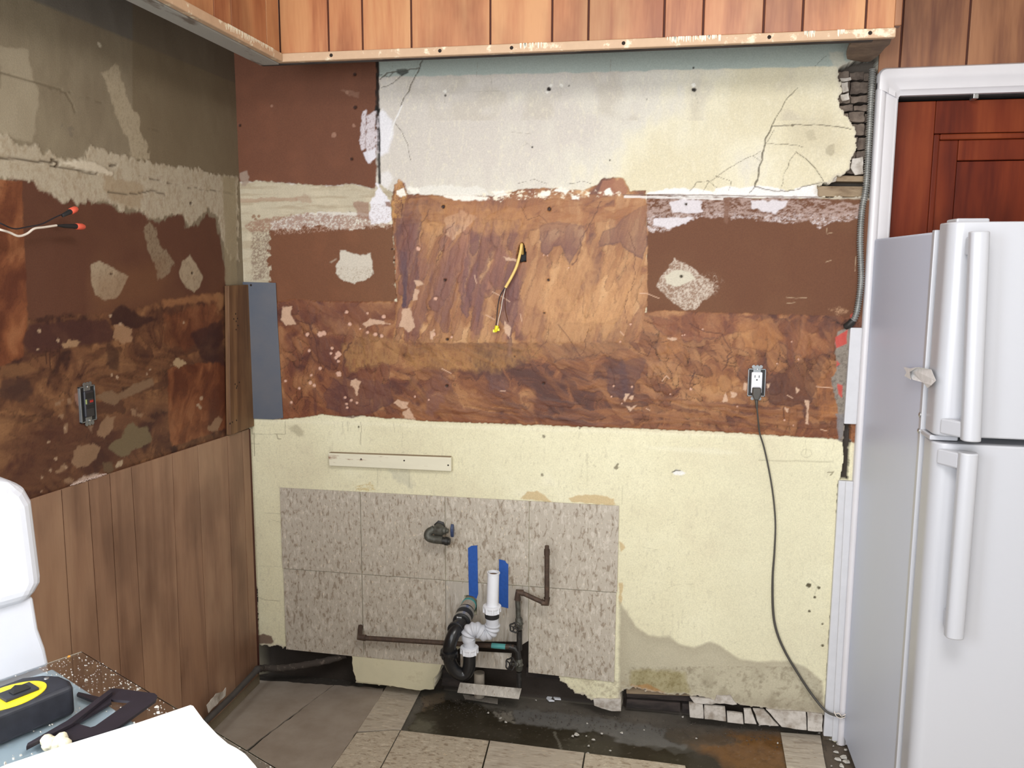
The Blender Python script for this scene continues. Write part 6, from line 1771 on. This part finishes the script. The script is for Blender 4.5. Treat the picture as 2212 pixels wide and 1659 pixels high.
# glass sheet on top
m = MB(); m.prism([sv(-.80, .012, .9195), sv((G0 - bgc).dot(d1), .012, .9195), sv((G0 - bgc).dot(d1), .70, .9195), sv(-.80, .70, .9195)], (0, 0, .006))
m.build('glass_top', 'glass', st, .0012)
ZB = .9262
m = MB(); rg = random.Random(4)
for k in range(800):
    e = rg.random()
    u = (G0 - bgc).dot(d1) - abs(rg.gauss(0, .05)) - .003 if e < .7 else rg.uniform(-.3, .03)
    w = rg.uniform(.02, .6)
    u = max(u, -.7)
    r = rg.choice([.0006, .0008, .001, .0014, .0018]); p = sv(u, w, ZB)
    m.add([p + Vector((-r, 0, 0)), p + Vector((r, -r * .6, 0)), p + Vector((r * .3, r, 0)), p + Vector((0, 0, r * .9))], [(0, 2, 1), (0, 1, 3), (1, 2, 3), (2, 0, 3)])
tag(m.build('plaster_dust', 'crumb'), 'fine pale plaster dust and crumbs over the stove glass', 'dust', kind='stuff')
for i, (x, y, r) in enumerate(sorted([(297, 1490, 5), (160, 1478, 3), (186, 1470, 4.5), (338, 1528, 5), (343, 1540, 5), (283, 1475, 2.5), (124, 1434, 2), (222, 1434, 2), (250, 1450, 2), (172, 1530, 3), (135, 1460, 3), (350, 1548, 2.5), (205, 1455, 2), (300, 1570, 4), (290, 1562, 3), (30, 1640, 4), (12, 1650, 5), (45, 1632, 3)])):
    chip(atz(x, y, ZB), r / 1500, 90 + i, ORD[i] + ' from the left of the pale crumbs on the stove glass', 'plaster crumbs on the stove glass', flat=.7)
chip(atz(149, 1419, ZB), .004, 130, 'orange crumb near the far corner of the stove glass', None, plain('orange_bit', C(226, 158, 60), .7), 'orange_crumb')
# cream foam lump
m = MB(); rg = random.Random(9); p = atz(127, 1612, ZB)
for k in range(9):
    q = p + Vector((rg.uniform(-.018, .018), rg.uniform(-.006, .006), rg.uniform(.003, .010))); r = rg.uniform(.006, .010)
    m.lathe([(-r, r * .2), (-r * .6, r * .75), (0, r), (r * .6, r * .75), (r, r * .2)], q, (rg.random(), rg.random(), 1), 8)
tag(m.build('foam_lump', 'foam'), 'lumpy cream foam crumb between the tape measure and white card', 'foam lump')

# tape measure
tm_c = atz(163, 1543, ZB)          # far right bottom corner
t = thing('tape_measure', tm_c, 'yellow and black tape measure lying on the stove glass', 'tape measure')
u1 = (atz(15, 1606, ZB) - tm_c); u1.z = 0; L1 = u1.length; u1.normalize()      # along the near edge, to the left
w1 = Vector((-u1.y, u1.x, 0))
if w1.y < 0: w1 = -w1
hT = .043


def tp(a_, b_, z): return tm_c + u1 * a_ + w1 * b_ + Zv * z


out = [(.0, .0), (.115, .0), (.115, .070), (.100, .082), (.030, .082), (.008, .066), (-.004, .045), (-.006, .02)]
m = MB(); m.prism([tp(x, y, 0) for x, y in out], (0, 0, hT)); m.build('case', 'tape_black', t, .006, 4)
m = MB(); ce_ = (.066, .038)
m.prism([tp(ce_[0] + .046 * math.cos(k * math.pi / 18), ce_[1] + .033 * math.sin(k * math.pi / 18), hT - .001) for k in range(36)], (0, 0, .0022)); m.build('yellow_face', 'yellow', t, .0006)
m = MB(); m.prism([tp(.035, .022, hT + .001), tp(.078, .022, hT + .001), tp(.078, .050, hT + .001), tp(.035, .050, hT + .001)], (0, 0, .004)); cl_ = m.build('belt_clip', 'tape_black', t, .001)
m = MB(); m.prism([tp(.043, .028, hT + .005), tp(.066, .028, hT + .005), tp(.066, .042, hT + .005), tp(.055, .048, hT + .007), tp(.043, .042, hT + .005)], (0, 0, .002)); m.build('clip_window', 'dark', cl_, .001)
m = MB(); m.lathe([(0, .0035), (.001, .003)], tp(.012, .050, hT), Zv, 12); m.build('screw', 'steel', t)

# dark plastic frame
bkt = thing('plastic_bracket', atz(200, 1560, ZB), 'flat dark plastic bracket frame with a rectangular window lying on the glass', 'bracket')
fo = [(57, 1621), (62, 1612), (140, 1566), (204, 1520), (166, 1505), (170, 1500), (215, 1511), (239, 1493), (248, 1492), (334, 1503), (340, 1508), (336, 1518), (256, 1576), (240, 1584), (190, 1598), (160, 1606), (100, 1598)]
fi = [(165, 1568), (241, 1522), (240, 1516), (282, 1520), (206, 1574), (196, 1577)]
m = MB()
zf = ZB + .001
outer3 = [atz(x, y, zf) for x, y in fo]
inner3 = [atz(x, y, zf) for x, y in fi]
import bmesh
bm = bmesh.new()
vo = [bm.verts.new(p) for p in outer3]; vi = [bm.verts.new(p) for p in inner3]
es = [bm.edges.new((vo[i], vo[(i + 1) % len(vo)])) for i in range(len(vo))] + [bm.edges.new((vi[i], vi[(i + 1) % len(vi)])) for i in range(len(vi))]
r_ = bmesh.ops.triangle_fill(bm, use_beauty=True, edges=es)
ex_ = bmesh.ops.extrude_face_region(bm, geom=bm.faces[:])
for v in [g for g in ex_['geom'] if isinstance(g, bmesh.types.BMVert)]:
    v.co.z += .004
bmesh.ops.recalc_face_normals(bm, faces=bm.faces[:])
me = bpy.data.meshes.new('frame_plate'); bm.to_mesh(me); bm.free(); me.materials.append(MT['bracket'])
o = bpy.data.objects.new('frame_plate', me); COL.objects.link(o); adopt(o, bkt)
m = MB(); m.prism([atz(x, y, zf + .004) for x, y in [(57, 1621), (60, 1614), (150, 1562), (239, 1496), (243, 1502), (158, 1570)]], (0, 0, .006)); m.build('raised_rib', 'bracket', bkt, .001)

# white card
cardp = [(-60, 1690), (15, 1657), (150, 1612), (300, 1566), (412, 1528), (418, 1530), (440, 1560), (470, 1592), (493, 1612), (512, 1622), (530, 1634), (552, 1659), (580, 1700), (-60, 1760)]
m = MB(); m.prism([atz(x, y, ZB + .0125) for x, y in cardp], (0, 0, .004))
tag(m.build('white_card', 'sheet', bev=.001), 'large blank white card lying over the near end of the stove', 'card')

# sawdust caught on the top edge of the wainscot
m = MB(); rg = random.Random(21)
for k in range(260):
    f_ = rg.random(); p = ol(156 + 68 * f_, 1052 - 27 * f_, .005)
    r = rg.uniform(.0008, .003); p = Vector((XW + rg.uniform(.002, .010), p.y + rg.uniform(-.01, .01), ztop(p.y) + .0004 + rg.random() * .004 * (1 - abs(f_ - .5))))
    m.add([p + Vector((-r, 0, 0)), p + Vector((r, -r * .6, 0)), p + Vector((r * .3, r, 0)), p + Vector((0, 0, r * 1.2))], [(0, 2, 1), (0, 1, 3), (1, 2, 3), (2, 0, 3)])
tag(m.build('plaster_dust', plain('pale_pink_crumb', C(214, 190, 176), .9)), 'pale plaster crumbs heaped on the top edge of the panelling', 'dust', kind='stuff')
